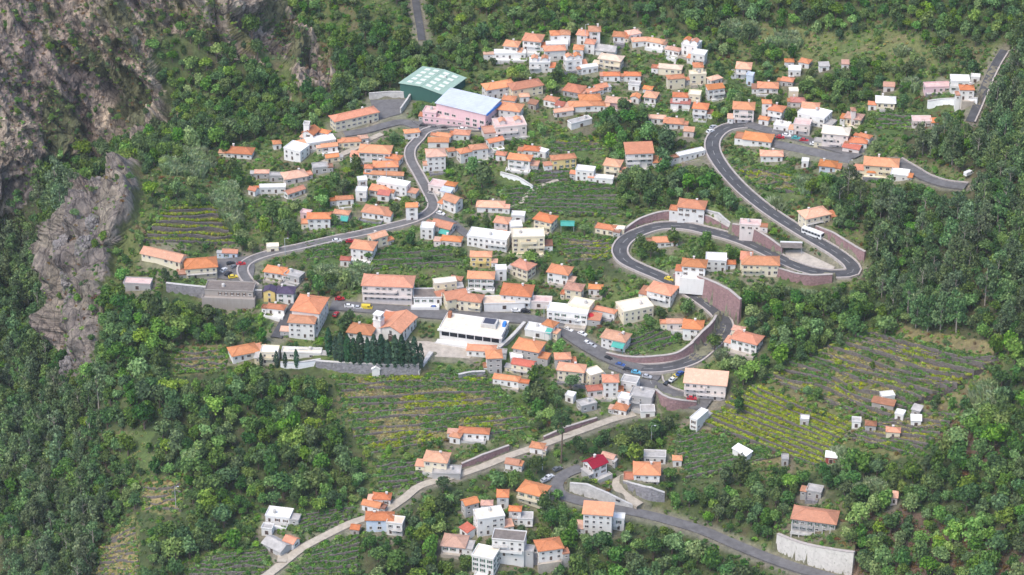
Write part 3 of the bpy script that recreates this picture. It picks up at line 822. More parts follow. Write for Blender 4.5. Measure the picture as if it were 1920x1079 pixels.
for label, n, kind, dens, curves in _terr_jobs:
    m = len(curves[0])
    mid = curves[n // 2][m // 2]
    root = empty("terraced_field", mid)
    tag(root, label, "terraced field", "terraced fields on the valley slopes")
    for k in range(n):
        A, B = curves[k], curves[k + 1]
        zt = [0.5 * (A[i].z + B[i].z) for i in range(m)]
        zn = [0.5 * (B[i].z + curves[k + 2][i].z) if k + 2 <= n else B[i].z - 0.8 for i in range(m)]
        V, Fc = [], []
        for i in range(m):
            V += [(A[i].x - mid.x, A[i].y - mid.y, zt[i] - mid.z + 0.06), (B[i].x - mid.x, B[i].y - mid.y, zt[i] - mid.z)]
        Fc = [(2 * i, 2 * i + 1, 2 * i + 3, 2 * i + 2) for i in range(m - 1)]
        link(bpy.data.objects.new("bed", np_mesh("bed", V, Fc, [BED[kind]])), root)
        V, Fc = [], []
        for i in range(m):
            top = zt[i] + 0.42 + 0.12 * math.sin(i * 2.3 + k)
            lo = min(zn[i], top - 0.7) - 0.5
            for y_, z_ in ((0.35, top - 0.3), (0.35, top), (-0.1, top), (-0.28, lo)):
                V.append((B[i].x - mid.x, B[i].y - mid.y + y_, z_ - mid.z))
        Fc = [(4 * i + j, 4 * i + j + 1, 4 * i + j + 5, 4 * i + j + 4) for i in range(m - 1) for j in range(3)]
        for i in (0, m - 1):                               # the wall returns along both ends of the bed
            q0 = len(V)
            for e in (A[i], B[i]):
                V += [(e.x - mid.x, e.y - mid.y, zt[i] + .25 - mid.z), (e.x - mid.x, e.y - mid.y, min(A[i].z, B[i].z) - 2.5 - mid.z)]
            Fc.append((q0, q0 + 1, q0 + 3, q0 + 2))
        link(bpy.data.objects.new("terrace_wall", np_mesh("terrace_wall", V, Fc, [MT['dry_stone']])), root)
        # planting in rows along the bed
        length = sum((A[i + 1] - A[i]).xy.length for i in range(m - 1))
        depth = (A[m // 2] - B[m // 2]).xy.length
        rows = 1 if kind == 'vine' or depth < 2.6 else 2
        for r_ in range(rows):
            f0 = (r_ + 0.6) / (rows + 0.1)
            for q in range(int(length / (0.15 if kind == 'vine' else 0.33) * dens)):
                s = RNG.random() * (m - 1.001)
                i = int(s); w = s - i
                f = min(0.95, max(0.05, f0 + RNG.normal() * (.03 if kind == 'vine' else 0.10)))
                x = (A[i].x * (1 - w) + A[i + 1].x * w) * (1 - f) + (B[i].x * (1 - w) + B[i + 1].x * w) * f
                y = (A[i].y * (1 - w) + A[i + 1].y * w) * (1 - f) + (B[i].y * (1 - w) + B[i + 1].y * w) * f
                kk = kind
                if kind == 'mix':
                    kk = ('dark', 'crop', 'dark', 'straw', 'vine', 'dark')[int((vnoise(np.array([[x / 11, y / 7, k * 0.7]]))[0] + 1) * 3) % 6]
                elif RNG.random() < (.05 if kind == 'vine' else 0.22):
                    kk = 'crop' if RNG.random() < .5 else 'dark'
                CROPS.append((x, y, zt[i] * (1 - w) + zt[i + 1] * w, (0.75 + 0.5 * RNG.random()) * (1.05 if kk == 'vine' else 1.0), kk))
    for k in range(n + 1):
        for i in range(0, m, 2):
            p = curves[k][i]
            q = project(p.x, p.y, p.z)
            keep_px(q[0], q[1], 7, p.y - 2.0)
_field_world = [[at(*c) for c in q] for q in FIELD_POLY]

# ------------------------------------------------------------------ the ground sheet
NR = len(PYS)
CW = np.linspace(0, len(AS) - 1, 700)                      # columns, finer than the height grid
CA = np.interp(CW, np.arange(len(AS)), AS)
RY = np.stack([np.interp(CW, np.arange(len(AS)), ROW_Y[:, j]) for j in range(NR)], 1)
VX = CA[:, None] * RY
VZ = h_of(VX, RY)
PX_, PY_ = project(VX, RY, VZ)
PXo = 960 + CA[:, None] * (F * CP + (539.5 - PYS[None]) * SP)
PYo = np.broadcast_to(PYS, PXo.shape)
reg = region_of(np.clip(PXo, 0, 1919), np.clip(PYo, 0, 1078))
in_field = np.zeros(VX.shape, bool)
for W in _field_world:
    c = sum(W, Vector()) / 4
    in_field |= inside([(c.x + (p.x - c.x) * 0.96, c.y + (p.y - c.y) * 0.96) for p in W], VX, RY)
rockf = (reg == ROCK).astype(float)
for _ in range(4):                                          # soften the edge of the rock
    rockf[1:-1, 1:-1] = 0.25 * (rockf[2:, 1:-1] + rockf[:-2, 1:-1] + rockf[1:-1, 2:] + rockf[1:-1, :-2])
P3 = np.stack([VX, RY, VZ], -1)
road_w = np.zeros_like(VX)
fa = np.clip((CA + A_MAX) / (2 * A_MAX) * (len(AS) - 1), 0, len(AS) - 1).round().astype(int)
road_w = LEVEL_W[fa[:, None], np.clip(((RY - HY[0]) / 0.5).round().astype(int), 0, len(HY) - 1)]
rockf *= (1 - road_w)
# relief: rock stands out along its own normal in ribs and ledges, soft ground is gently uneven
du = np.gradient(P3, axis=0); dv = np.gradient(P3, axis=1)
nrm = np.cross(du, dv)
nrm /= np.linalg.norm(nrm, axis=-1, keepdims=True) + 1e-9
nrm *= np.sign(nrm[..., 2:3] + 1e-9)
st = P3 * np.array([0.055, 0.055, 0.022])
st[..., 0] += 0.45 * P3[..., 2] * 0.03
Q = P3 @ np.array([[.57, 0, -.82], [0, 1, 0], [.82, 0, .57]]).T        # strata slant down to the right
rel = np.abs(fbm(Q * np.array([.012, .03, .05]), 5, 0.6)) * -17.0 + 5.0 + (0.5 - np.abs(fbm(Q * np.array([.045, .09, .15]) + 5, 4, 0.6))) * 4.6 + np.abs(fbm(P3 * 0.3, 3, .6)) * 1.6
spur = (PXo < 300) & (PYo > 295)
rel = np.where(spur, np.abs(fbm(P3 * np.array([.05, .05, .042]), 4, .55)) * 10.5 - 2.5 + np.abs(fbm(P3 * .14 + 3, 3, .6)) * 2.4, rel)
led = fbm(Q * np.array([0.08, 0.1, 0.5]), 3) * 0.7
P3 = P3 + nrm * (rockf * (rel + led))[..., None]
soft = (1 - rockf) * (1 - road_w)
P3[..., 2] += soft * (fbm(np.stack([VX / 7, RY / 7, VX * 0], -1), 3) * 0.35 - 0.1)
P3[..., 2] -= in_field * 2.2
# base colours of the ground itself
def lerp(a, b_, t):
    return a + (b_ - a) * t[..., None]
big = fbm(np.stack([VX / 22, RY / 22, VX * 0 + 3], -1), 4)
sm = fbm(np.stack([VX / 4, RY / 4, VX * 0 + 9], -1), 3)
def shade(c1, c2, c3):
    base = lerp(np.array(c1), np.array(c2), np.clip(big * 0.9 + 0.5, 0, 1))
    return lerp(base, np.array(c3), np.clip(sm * 1.1 - 0.05, 0, 1) * 0.7)
pal = {
 GARDEN: ((0.075, 0.125, 0.036), (0.125, 0.165, 0.052), (0.13, 0.105, 0.065)),
 WOOD: ((0.055, 0.080, 0.030), (0.085, 0.11, 0.042), (0.09, 0.075, 0.045)),
 EUCA: ((0.050, 0.060, 0.030), (0.085, 0.090, 0.042), (0.12, 0.095, 0.062)),
 ROCK: ((0.39, 0.32, 0.27), (0.54, 0.46, 0.37), (0.19, 0.15, 0.145)),
 GRASS: ((0.09, 0.135, 0.045), (0.145, 0.165, 0.065), (0.20, 0.155, 0.09)),
 CANE: ((0.10, 0.14, 0.05), (0.14, 0.18, 0.07), (0.16, 0.15, 0.08)),
 DRYT: ((0.12, 0.14, 0.05), (0.20, 0.175, 0.085), (0.16, 0.12, 0.08)),
 SCRUB: ((0.075, 0.11, 0.036), (0.125, 0.145, 0.054), (0.15, 0.12, 0.075)),
 BARE: ((0.25, 0.22, 0.18),) * 3,
 BROWN: ((0.110, 0.080, 0.062), (0.150, 0.105, 0.075), (0.10, 0.10, 0.05)),
}
colr = np.zeros(VX.shape + (3,))
for c, p in pal.items():
    k = reg == c
    if k.any():
        colr[k] = shade(*p)[k]
# ------------------------------------------------------------------ houses
# roof centre in the photograph (x y), width there, depth/width, turn, storeys, roof shape (h hip, g gable, e gable end forward, f flat, s shed), wall, roof colour, extras | label
# extras: b balcony, a teal awning, c chimney, p roof parapet, k blank shed without windows, d dormer hut on the roof, t front terrace
HOUSES = """
960 80 30 .8 -5 2 h W O c|leftmost white house of the top hamlet, small orange hipped roof
956 98 60 .25 0 1 f W w t|long low white terrace block under the leftmost top hamlet house
1000 68 38 .8 -12 2 h W O b|white two storey house second from the left in the top hamlet
1041 61 22 .9 0 2 h W O -|left half of the twin hipped white houses at the hamlet's back
1060 60 22 .9 0 2 h W O -|right half of the twin hipped white houses at the hamlet's back
1044 82 42 .3 0 1 f W w -|low white flat annex between the twin houses and the wide hamlet house
1094 60 24 .9 -4 2 h W O -|white hamlet house just left of the tallest back house
1115 53 24 .9 -4 3 h W O c|tallest white house at the hamlet's back edge
1107 77 22 .9 -6 2 h W O -|white hamlet house stepped below the tallest back house
1085 88 22 .9 -6 2 h W O b|white hamlet house stepped lowest of the diagonal row of three
1040 89 42 .5 0 2 h W O -|wide white house with long orange hip in the hamlet's middle
1012 114 40 .5 0 2 f W w bd|white stepped flats with small orange gables at the hamlet's front left
1074 110 32 .6 0 2 f W w d|white stepped flats with red gables at the hamlet's front middle
1137 88 40 .6 -14 1 g W F k|grey sheet roofed shed behind the tan chapel like house
1146 106 46 .5 -14 2 h C t b|tan roofed cream house with dark arches at the hamlet's right end
1104 125 34 .2 4 1 f W w -|low white wall building with a green door at the hamlet's front
1162 63 26 .8 -8 1 h W O -|first orange roof right of the hamlet below the dark wood
1187 59 28 .7 10 1 h W S -|pale orange roof at the very back right of the hamlet
1200 73 34 .5 0 1 h W S -|low pale roof house below the back right roof of the hamlet
1229 75 36 .5 -6 1 h W S -|rightmost low pale roof of the string behind the hamlet
1297 81 32 .8 -15 2 f W w d|white stepped house with an orange hut on top at the far right of the hamlet
1266 91 26 .6 -10 1 h W S -|small salmon roof left of the far right stepped house
1311 99 28 .7 -18 2 f W w b|white block below the far right stepped house
1257 124 48 .4 -6 1 h C t -|long tan weathered roof with cream walls on the upper slope
1267 143 36 .5 0 2 h C O -|cream two storey house with three dark front windows on the upper slope
1309 121 22 .9 -4 3 h C O -|tall cream house with a small orange roof on the upper slope
1308 137 32 .5 -4 2 f C c -|cream flat fronted block before the tall cream house
1340 145 28 .6 14 1 h R S -|salmon roofed rose cottage right of the tall cream house
1341 163 36 .45 12 2 s W O b|white house with one sloping orange roof below the salmon cottage
1276 177 32 .6 -5 2 h W O b|white balconied house with orange hip left of the cream arched front
1303 175 24 .8 -5 2 f C c b|cream cube with two deep arches between orange roofs
1276 191 40 .2 -4 1 s W R k|low rust red lean-to in front of the balconied pair
1314 197 30 .8 -16 2 h W O b|white house with red side porch above the orange mesh fence
1147 138 34 .5 0 1 h W O -|orange roof house half hidden by trees, left of a matching one
1186 138 34 .5 0 1 h W O -|orange roof house right of its half hidden twin
1190 157 22 .7 -8 1 f W F -|small grey white hut among trees under the twin orange roofs
1215 164 18 .8 -4 1 h W O -|very small orange roof cottage beside the grey white hut
1192 179 20 .8 -5 1 e W O -|small white gable left of the pyramid roof
1221 176 26 .9 -12 1 h W S -|pale pyramid roof with a white link beside it
1155 186 40 .6 -10 1 h P S -|pinkish winged roof at the right end of the roof cluster
1077 163 38 .8 -14 1 h G O -|square orange hip with grey walls at the cluster's back left
1126 160 28 .6 18 1 g W O -|orange gable at the cluster's back centre
1110 168 30 .5 18 1 g W O -|lower orange gable joined to the back centre one
1106 181 42 .6 0 1 h W O -|broad orange hip in the middle of the roof cluster
1088 193 44 .5 8 1 h W O -|left front orange hip of the joined roof cluster
1117 193 38 .5 -6 1 h W O -|right front orange hip of the joined roof cluster
1056 205 40 .35 10 1 g R S -|long salmon roof stepping down at the cluster's lower left
1034 184 28 .7 -8 1 h W O -|small orange hip above the red shed roofs
1050 195 20 .5 -20 1 s T R k|narrow red shed roof beside the small orange hip
1000 192 20 .6 -10 1 s T K k|rusty brown shed at the left of the roof cluster
1087 226 46 .3 12 1 f W F k|long grey white flat sheds below the roof cluster
935 157 60 .45 14 2 h W O -|left wing of the school with long orange hips beside the green hall
985 156 64 .45 14 2 h C O -|right wing of the school with long orange hips beside the green hall
955 183 28 .7 -12 1 h W O -|small orange roof behind the white house right of the blue hall
958 198 44 .7 -8 2 h W O -|white house with orange hip just right of the blue hall
983 178 22 .6 8 1 h W S -|small pale cottage under the school's right wing
955 230 60 .6 8 2 f R p bd|pink cream apartment block with roof terrace right of the blue hall
928 261 34 .5 20 1 g W O -|orange gable tilted beside the steps below the apartment block
897 274 36 .6 8 2 h W O -|white house with orange hip at the right of the terrace of three
870 281 26 .8 8 2 h W O -|middle white house of the terrace of three with a tall blank wall
846 280 16 .9 6 1 h W O -|smallest orange roof of the terrace of three
817 284 38 .8 -4 3 h W S -|tall white house with big salmon hip right of the winding road
803 283 10 .9 -4 2 h W O k|thin orange roofed stair tower beside the tall white house
772 245 32 .5 6 1 h W O b|small white house with orange roof at the road fork
832 252 32 .5 -2 1 h W O -|white bungalow with orange roof above an orange porch
822 263 42 .18 -2 1 s W O k|orange porch roof in front of the bungalow
866 247 34 .6 -6 1 h W O -|orange roof bungalow directly below the pink hall
997 277 34 .6 -10 1 h W O b|orange roofed house behind the wide terrace house
1018 283 20 .6 -20 1 f W w -|white stepped annex right of the wide terrace house
940 287 20 .8 -6 1 h W O -|small orange roof at the left of the wide terrace house
975 293 46 .5 -8 2 h W O bt|wide white house with orange hip and long front terrace
1056 293 50 .4 0 2 h Y O -|yellow house with orange hip above the vegetable terraces
1098 317 36 .5 -2 2 f W w -|blue white cube house with four dark windows
1150 303 34 .8 -4 2 h C S b|cream house with salmon pyramid roof and small porch
1133 333 36 .3 -4 1 f W w -|low white garage under the cream pyramid house
1198 278 54 .6 -4 3 s W O b|white three storey house with a straight orange eave and open balconies
1295 286 56 .25 10 1 f W w p|long white flat roofed building beside the road's upper bend
1230 218 40 .25 -8 1 g W S -|long narrow salmon roof in the trees
1263 225 38 .6 -12 1 h W O -|orange roof at the right end of the narrow salmon roof
1292 243 20 .6 -15 1 s R S -|tiny salmon shed by the road's upper bend
575 232 12 1 0 4 f W F k|square white church tower in the upper village
583 243 26 1.0 -8 2 e W O -|white church front with arched openings under the square tower
609 246 20 .7 -10 1 h W O -|small orange roof right of the upper church
600 262 56 .4 4 1 f W w -|broad white hall below the upper church
664 212 92 .28 18 2 h C O -|long cream school with rows of small windows beside the court
659 261 38 .5 12 1 h C O -|orange roofed house with a dark porch below the long school
681 256 18 .7 12 1 h W S -|little salmon extension right of the dark porch house
617 271 34 .3 4 1 g W O -|low orange roof in front of the broad white hall
704 277 62 .5 -4 2 h W O -|large low orange hip over a long white wall in the upper village
622 291 28 .5 16 1 g C O -|small orange gable beside the pale lane
600 311 30 .6 0 1 f G F -|grey unfinished block left of the pale lane
556 276 38 .8 -18 2 f W w p|white cube house with two black windows at the upper left
519 266 16 1 0 1 h W O -|tiny orange pyramid roof alone in the trees
450 280 52 .5 -10 1 h W O c|lone white bungalow with orange hip at the upper left edge
491 321 30 .5 -8 1 h G S -|salmon roof with grey walls, left of the pinkish roof
520 328 30 .4 -8 1 f G F -|grey flat middle block between the salmon and pinkish roofs
552 325 46 .6 8 1 h R S -|broad pinkish roof at the end of the grey middle block
511 350 50 .25 -2 1 f W w p|long white flat building in the left gardens
475 353 16 .6 -20 1 g W O k|tiny orange hut left of the long white flat building
552 355 42 .4 26 1 g W O -|steep orange gable turned to the right in the left gardens
646 370 36 .45 -2 1 h W O -|lone low house with orange hip amid the dark green gardens
598 403 46 .5 -6 2 h W O -|white two storey house with four windows above the lower road
641 397 34 .5 -2 1 h W O a|orange roof with a green front behind a round tree
574 398 20 .5 -6 1 f P p -|pink flat garage left of the four window house
704 391 48 .6 -4 1 h W O c|white bungalow with wide orange hip above the lower road
772 383 26 .7 -6 3 g W O -|narrow tall white house inside the road's curve
712 351 38 .6 -10 1 h W O -|orange roof with a red lower pitch in the crowded terrace
720 362 26 .4 -10 1 s W R k|red lower roof pitch in the crowded terrace
679 336 18 .8 0 2 f W w -|small white cube on the crowded terrace's left
678 356 22 .7 -4 2 f W w b|small white balconied cube below the other cube
723 306 48 .5 -6 1 h W O -|orange hip with white dormer front in the crowded terrace
739 293 32 .6 -10 1 h W O -|orange roof touching the winding road's left side
691 312 16 .8 -4 2 h W O -|thin orange tower house at the crowded terrace's left
727 324 64 .22 -4 1 g W O -|long ragged orange roof strip in the crowded terrace
738 342 62 .3 -14 2 f W w -|long white house with four windows beside the winding road
821 345 30 .8 -10 1 f R p -|pinkish flat roof right of the winding road
846 344 24 .7 -20 1 h W O -|small orange roof touching the pinkish flat roof
838 356 24 .6 -24 1 s W b k|pale blue sheet canopy between two orange roofs
849 370 34 .7 -22 2 g W O -|white gabled house with one dark window right of the winding road
920 381 54 .45 -10 1 h W S -|low house with wide pale orange roof on the vegetable slope
682 457 46 .7 -4 2 h W O -|white house with orange hip just below the bend road
648 484 20 .6 4 1 h W R -|little red roofed annex left of the white bend house
708 439 36 .6 22 2 g C S -|cream gabled house with salmon roof touching the bend road
802 424 26 .8 -4 2 f W w -|white flat half of the house with the green awning
832 418 42 .6 -16 1 g W O a|orange gable half of the house with the green awning
847 446 42 .5 -8 1 h R O b|rose house with orange strip roof below the green awning house
972 402 26 .6 -4 1 f W w k|white sheet roof shed above the cream apartment block
942 411 30 .8 -6 2 h R O -|rose white house with orange hip left of the white cube
967 421 24 .9 -4 2 f W w p|white cube stair block above the cream apartment block
917 440 78 .4 -10 2 f W w bp|long white apartments with grey balconies left of the cream block
934 437 34 .2 -4 1 s W O k|thin orange strip roof on the long white apartments
990 438 62 .5 2 3 f C c bp|cream flat roofed apartment block with green shutters
1023 406 40 .7 -10 2 h C O b|cream house with orange roof and outside arch beside a green tarp
902 475 44 .5 -2 2 h Y O b|yellow house with orange hip above a white terrace wall
982 494 40 .7 -16 2 h C O -|cream house with orange hip turned right below the cream block
939 503 22 .8 -6 2 f W w -|narrow white tower house next to the turned cream house
902 514 52 .5 -2 2 h W O bt|house with orange hip over a curved white balcony
856 521 26 .6 0 1 h C O -|small orange roof on a cream annex by the curved balcony
834 527 44 .4 4 2 f C w b|cream balcony house left of the curved balcony house
853 549 44 .7 4 2 g C O b|left half of the twin orange roofed shop house on the main street
883 556 46 .6 -4 2 h C O b|right half of the twin orange roofed shop house on the main street
728 523 98 .42 -3 3 h R O bc|big three storey rose white guesthouse with long orange hip
802 551 54 .6 -2 1 f W k p|flat dark roofed white garage right of the big guesthouse
826 551 22 .6 24 1 s W O k|small orange lean-to beside the dark roofed garage
970 540 60 .7 -6 2 h W O b|two tier orange roofed house with a small white lantern storey
945 563 78 .35 2 1 f W t k|low white shop with a tan flat roof on the main street
1011 562 48 .4 -4 1 f R p k|low pinkish roofed shop arcade on the main street
1050 503 44 .7 -12 2 h W O -|white house with orange hip alone on the green slope
1077 536 36 .7 -8 2 h C K -|brown roofed cream house above the terrace restaurant
1090 568 44 .6 -8 2 f C c b|cream upper block of the terrace restaurant
1066 580 78 .35 -8 2 f W w b|white terrace restaurant front with parasols
307 474 86 .32 -16 1 g C S -|long salmon roofed cream building at the cliff edge
376 490 62 .6 6 2 h C O b|pale yellow viewpoint house with orange hip
432 470 32 .5 0 1 g B O -|small kiosk with orange roof and blue base by the car park
511 461 24 .4 4 1 f C w k|small cream hut behind the bend in the car park road
516 504 40 .6 -4 1 h W O -|white bungalow with orange roof inside the car park curve
552 514 34 .6 -10 1 f G F b|grey terrace block right of the car park bungalow
259 528 52 .4 -12 1 f G p k|ruined pinkish grey shed on the cliff below the viewpoint
432 538 92 .35 -3 1 f T k t|brown flat roofed restaurant terrace under the car park
506 541 26 .8 -6 2 e Y V -|yellow house with violet slate roof
536 542 36 .7 -10 2 h W V -|white house with violet slate roof joined to the yellow one
518 574 38 .5 -6 1 h W O t|little orange roofed annex with white terrace below the slate roofs
678 614 50 .7 -6 2 h W O -|white parsonage with orange hip left of the church
456 653 54 .6 10 1 h W O -|white cottage with orange hip alone at the wood's upper edge
506 656 34 .7 -4 2 f C w b|cream stepped building among cypresses below the dark ramp
903 651 58 .4 -4 1 h W O -|long white low house with orange roof under the market hall
926 662 32 .9 -2 3 h G O -|narrow grey tower house with orange cap under the market hall
992 644 54 .7 -10 2 h G O c|grey house with large orange hip under the market hall's corner
968 668 24 .8 -6 1 f W w k|white flat link between the grey tower and the arch house
982 678 46 .5 -4 2 g C R b|white house with red orange roof and a big arch
950 707 54 .35 -4 1 h W O -|low white house with long orange roof at the terraces' top
1055 666 34 .7 -6 2 h G O -|grey cube house with orange hip near the street bend
1072 687 54 .5 -6 2 h C O -|cream house with five small windows below the grey cube house
1113 697 30 .8 16 2 f C w -|cream windowless gable block joined to the five window house
1145 708 32 .8 -8 3 h W O -|tall narrow white house with orange roof by the village square
1115 726 34 .6 10 1 h R R -|pinkish red roofed cottage in the lower cluster
1070 740 18 .6 -6 1 f W w k|tiny white hut among the trees of the lower cluster
1172 744 24 .8 -20 2 f W w -|small white cube in the lower cluster
1165 761 30 .8 -16 1 h W O -|orange roofed cottage at the bottom of the lower cluster
1205 737 44 .7 -14 2 f G F b|unfinished grey block with a brown wall in the lower cluster
1214 767 28 .8 -8 1 f W F k|grey white garage at the bottom of the lower cluster
1182 712 32 .7 -14 2 f W F p|white rendered block under the village square
1100 755 34 .6 12 1 f G F -|grey ruin with bare walls in the lower cluster
1032 605 28 .8 -18 2 h W O a|white corner house with orange roof and teal awning near the market hall
1012 616 52 .5 -16 1 f W w k|white flat roofed store beside the teal awning house
1135 580 46 .35 -8 1 h W O -|low orange roof right of the terrace restaurant
1117 537 30 .6 -10 1 h W O -|small orange roof with a white patio in the gardens
1190 572 62 .6 14 2 f C c p|cream villa with a long angled wall above the gardens
1184 568 26 .6 -6 1 h C S -|small salmon roof on the cream angled villa
1242 538 52 .7 -14 2 h W O b|white house with orange hip and stair below the mauve wall
1155 627 52 .6 -10 2 h W S a|white house with salmon roof and teal awning in the gardens
1300 606 40 .8 -8 2 h W O b|white two storey house with orange pyramid beside the mauve ramp
1267 601 38 .5 -6 1 h R S -|low salmon roof cottage left of the orange pyramid house
1401 630 56 .6 -14 2 h W O -|white house with wide orange hip in front of the dark wood
1385 615 26 .7 -14 2 h C S -|small salmon roof behind the wide hip by the dark wood
1324 708 82 .45 -6 3 s R S b|pink three storey block with salmon roof beside the curving road
1311 778 42 .35 46 2 f W w -|narrow white gabled hut turned sideways on the vineyard edge
1298 380 54 .6 -10 2 h W O -|white house with orange hip on a bank above the mauve road wall
1136 424 40 .5 -8 1 h C O -|low cream house with orange strip roof left of the hairpin
1160 428 24 .5 -8 1 f C w k|cream flat porch at the right of the low hairpin house
1247 447 50 .45 -4 1 g W O -|low white house with orange roof inside the lower hairpin
1407 418 40 .5 -10 1 f R p -|low pinkish ruin between the two arms of the main road
1302 491 48 .6 -14 2 h W O t|white house with orange hip and salmon terrace above the high mauve wall
1343 483 40 .7 -10 2 f W w p|white cube house next to the orange terrace house
1367 491 28 .6 -6 1 h W O -|small orange roof at the white cube house's right
1426 486 72 .45 -2 2 h C O b|cream house with long orange hip standing inside the upper hairpin
1400 478 26 1.2 -2 2 h C O -|orange cross wing of the cream hairpin house
1527 396 54 .6 12 2 h C S b|cream house with salmon roof at the forest edge above the main road
1395 121 30 .9 -10 2 h W S b|white house with salmon roof on the slope above the pale tower house
1407 140 14 .8 -10 2 f B b k|bright blue side block of the white slope house
1480 113 18 .8 -6 1 h W O -|tiny orange roof at the upper right, left of its neighbour
1510 113 24 .8 -10 1 h W O -|white cottage with orange roof at the top of the upper right slope
1490 129 24 .8 -8 1 f W w b|white cube cottage below the two small upper right roofs
1545 121 22 .5 0 1 s W F k|grey sheet roofed hut at the edge of the pine wood
1477 148 26 .7 -8 1 h G O -|orange roof with grey walls just left of the pine wood
1440 158 40 .6 -8 1 h W O -|wide orange hip house left of the grey walled one
1585 117 14 .7 0 1 s W S k|salmon hut half lost in the pine wood
1395 196 42 .7 -10 3 h R O b|three storey rose house with balconies above the road fork
1438 190 18 .9 -4 3 h W O -|slim orange capped tower house near the road fork
1457 201 30 .8 -14 2 h W O b|white house with orange hip next to the slim tower house
1488 169 18 .8 0 2 f C w k|pale chimney like house at the back of the white cluster
1496 186 30 .7 -8 1 h R R -|red roofed rose house in the upper right white cluster
1520 196 34 .7 -14 2 h W O -|orange roof in the middle of the upper right white cluster
1528 211 56 .6 -16 2 f W w b|large white terraced block of the upper right cluster
1433 221 20 .6 -6 1 h W O -|small orange porch roof below the slim tower house
1467 233 30 .6 -12 1 f W w -|low white villa behind the round dark tree by the fork
1505 230 32 .7 -12 2 f R p b|rose balcony house in front of the large terraced block
1422 254 56 .55 -8 1 h W O -|white bungalow with flat wide orange hip along the main road
1447 286 44 .5 -10 1 h W S -|low salmon roofed house on the slope below the parked cars
1568 242 52 .6 -14 3 h R c b|tan roofed rose block with tall windows above the brown yard
1610 262 36 .6 -16 1 h W O -|orange roofed house right of the tan roofed block
1622 254 28 .5 -14 1 h W O -|orange roof behind the house next to the tan roofed block
1597 275 36 .4 -12 1 s R R k|rust red canopy roof at the end of the brown yard
1553 305 34 .7 -16 1 h B O -|pale blue cottage with orange roof below the brown yard
1510 301 14 .8 -8 1 f W w k|tiny white box hut on the brown slope
1602 216 34 .7 -8 1 h C S -|cream cottage under a pink chimney turret in the pines
1600 205 9 1 0 3 h R K k|slim pinkish chimney turret in the pines
1661 185 38 .7 -10 1 h C w b|cream white villa with white spire roof in the pines
1636 193 16 .8 -6 1 h W O k|tiny orange hut left of the cream white villa
1667 159 24 .5 -6 1 s R S k|salmon shed in the grass above the cream white villa
1728 224 36 .6 -6 1 f R p -|pale flat ruin on the right slope
1757 160 48 .4 -4 1 f P p b|pink flat house left of the steep ramp
1800 148 36 .7 -8 2 f W w b|white upper house beside the steep ramp
1813 163 30 .7 -8 2 h W O -|white house with orange hip touching the steep ramp
1829 143 18 .7 -8 1 f W w k|small white block at the top of the ramp house group
1653 301 66 .5 -6 2 h C O bt|cream house with orange hip and curved balconies at the forest edge
1688 324 34 .7 -18 1 f W w -|white flat garage right of the curved balcony house
1634 320 16 .6 -4 1 h W O k|tiny orange porch roof below the curved balconies
889 806 62 .35 -4 1 h W O b|white farmhouse with orange front roofs below the terraced field
855 815 22 .6 -4 1 h W O -|left orange roof wing of the white farmhouse
819 854 48 .7 -8 2 h C S -|beige roofed cream house beside the pale path
838 882 54 .5 -6 1 f G F k|grey concrete terrace base under the beige roofed house
1008 834 30 .7 -6 1 h W O -|small white house with orange roof right of the path
962 864 30 .7 -10 1 g W O -|small orange gable sunk below the path
1116 863 38 .8 24 2 g W M -|white gabled house with crimson roof
1142 853 30 .6 -16 1 g R S -|salmon roof joined behind the crimson roof
1213 875 52 .8 -10 2 h W O b|white house with broad orange hip above the curved driveway
1228 852 42 .5 -10 1 f W F -|white flat annex behind the broad hip above the driveway
1270 858 18 .7 -10 1 h W O -|tiny orange roof hut on the left of the green terraces
1122 954 58 .55 -5 4 s W O -|tall white four storey block with a flat orange roof
1161 969 22 .8 -5 2 f W w b|low white balcony wing right of the tall four storey block
1001 913 54 .7 -8 2 h C O b|cream house with orange hip and big arch at the top of the lower cluster
943 924 26 1 -4 2 h W O c|white round cornered house with orange pyramid in the lower cluster
881 938 32 .7 20 2 g G O -|grey house with orange gable at the left of the lower hamlet
913 942 26 .6 6 2 h W S -|white house with pinkish roof in the lower hamlet
917 963 54 .6 2 3 f W c p|white roof terrace block with cream top in the lower hamlet
966 953 24 .7 -4 2 h W O b|orange roofed house in the centre of the lower hamlet
985 968 30 .7 -10 1 f W F b|white courtyard block right of the central orange roof
876 990 28 .7 -30 1 s W R k|row of rust orange stair roofs at the lower hamlet's left
853 1011 48 .8 -12 1 h W S -|pale salmon roofed house at the lower hamlet's left end
955 1005 62 .5 -6 3 f W k b|long white three storey house in the lower hamlet
1029 1018 50 .7 8 2 h W O -|white house with bright orange hip at the lower hamlet's right
911 1036 44 .8 -6 3 f W c -|white narrow flats at the bottom edge of the lower hamlet
716 929 38 .6 6 1 h W O -|upper orange roof of the pair left of the pale path
698 943 40 .5 -16 1 g W O -|lower orange roof of the pair left of the pale path
712 966 54 .5 -6 2 h B O -|pale blue grey house with orange roof beside the path
742 976 32 .7 -6 2 f W t b|cream white flat block joined to the pale blue grey house
667 987 18 .6 -4 1 g T O k|tiny orange hut at the path's edge
524 962 48 .6 -6 1 f W w b|white flat roofed cottage at the lower left
546 1010 28 .8 -30 1 g W O -|orange half roof of the farm shed at the bottom
519 1017 50 .6 -30 1 g G F k|long grey farm shed at the bottom
502 988 22 .6 -10 1 f W F k|tiny pale hut above the grey farm shed
1529 962 86 .5 -9 2 h G O b|grey unfinished villa with orange hip on a tall pale wall
1664 740 26 .6 4 1 f W w -|white flat hut highest of the slope sheds
1657 753 46 .25 -14 1 s T K k|long brown tiled shed below the highest slope hut
1688 774 18 .7 -10 1 f W w k|small white box shed on the slope
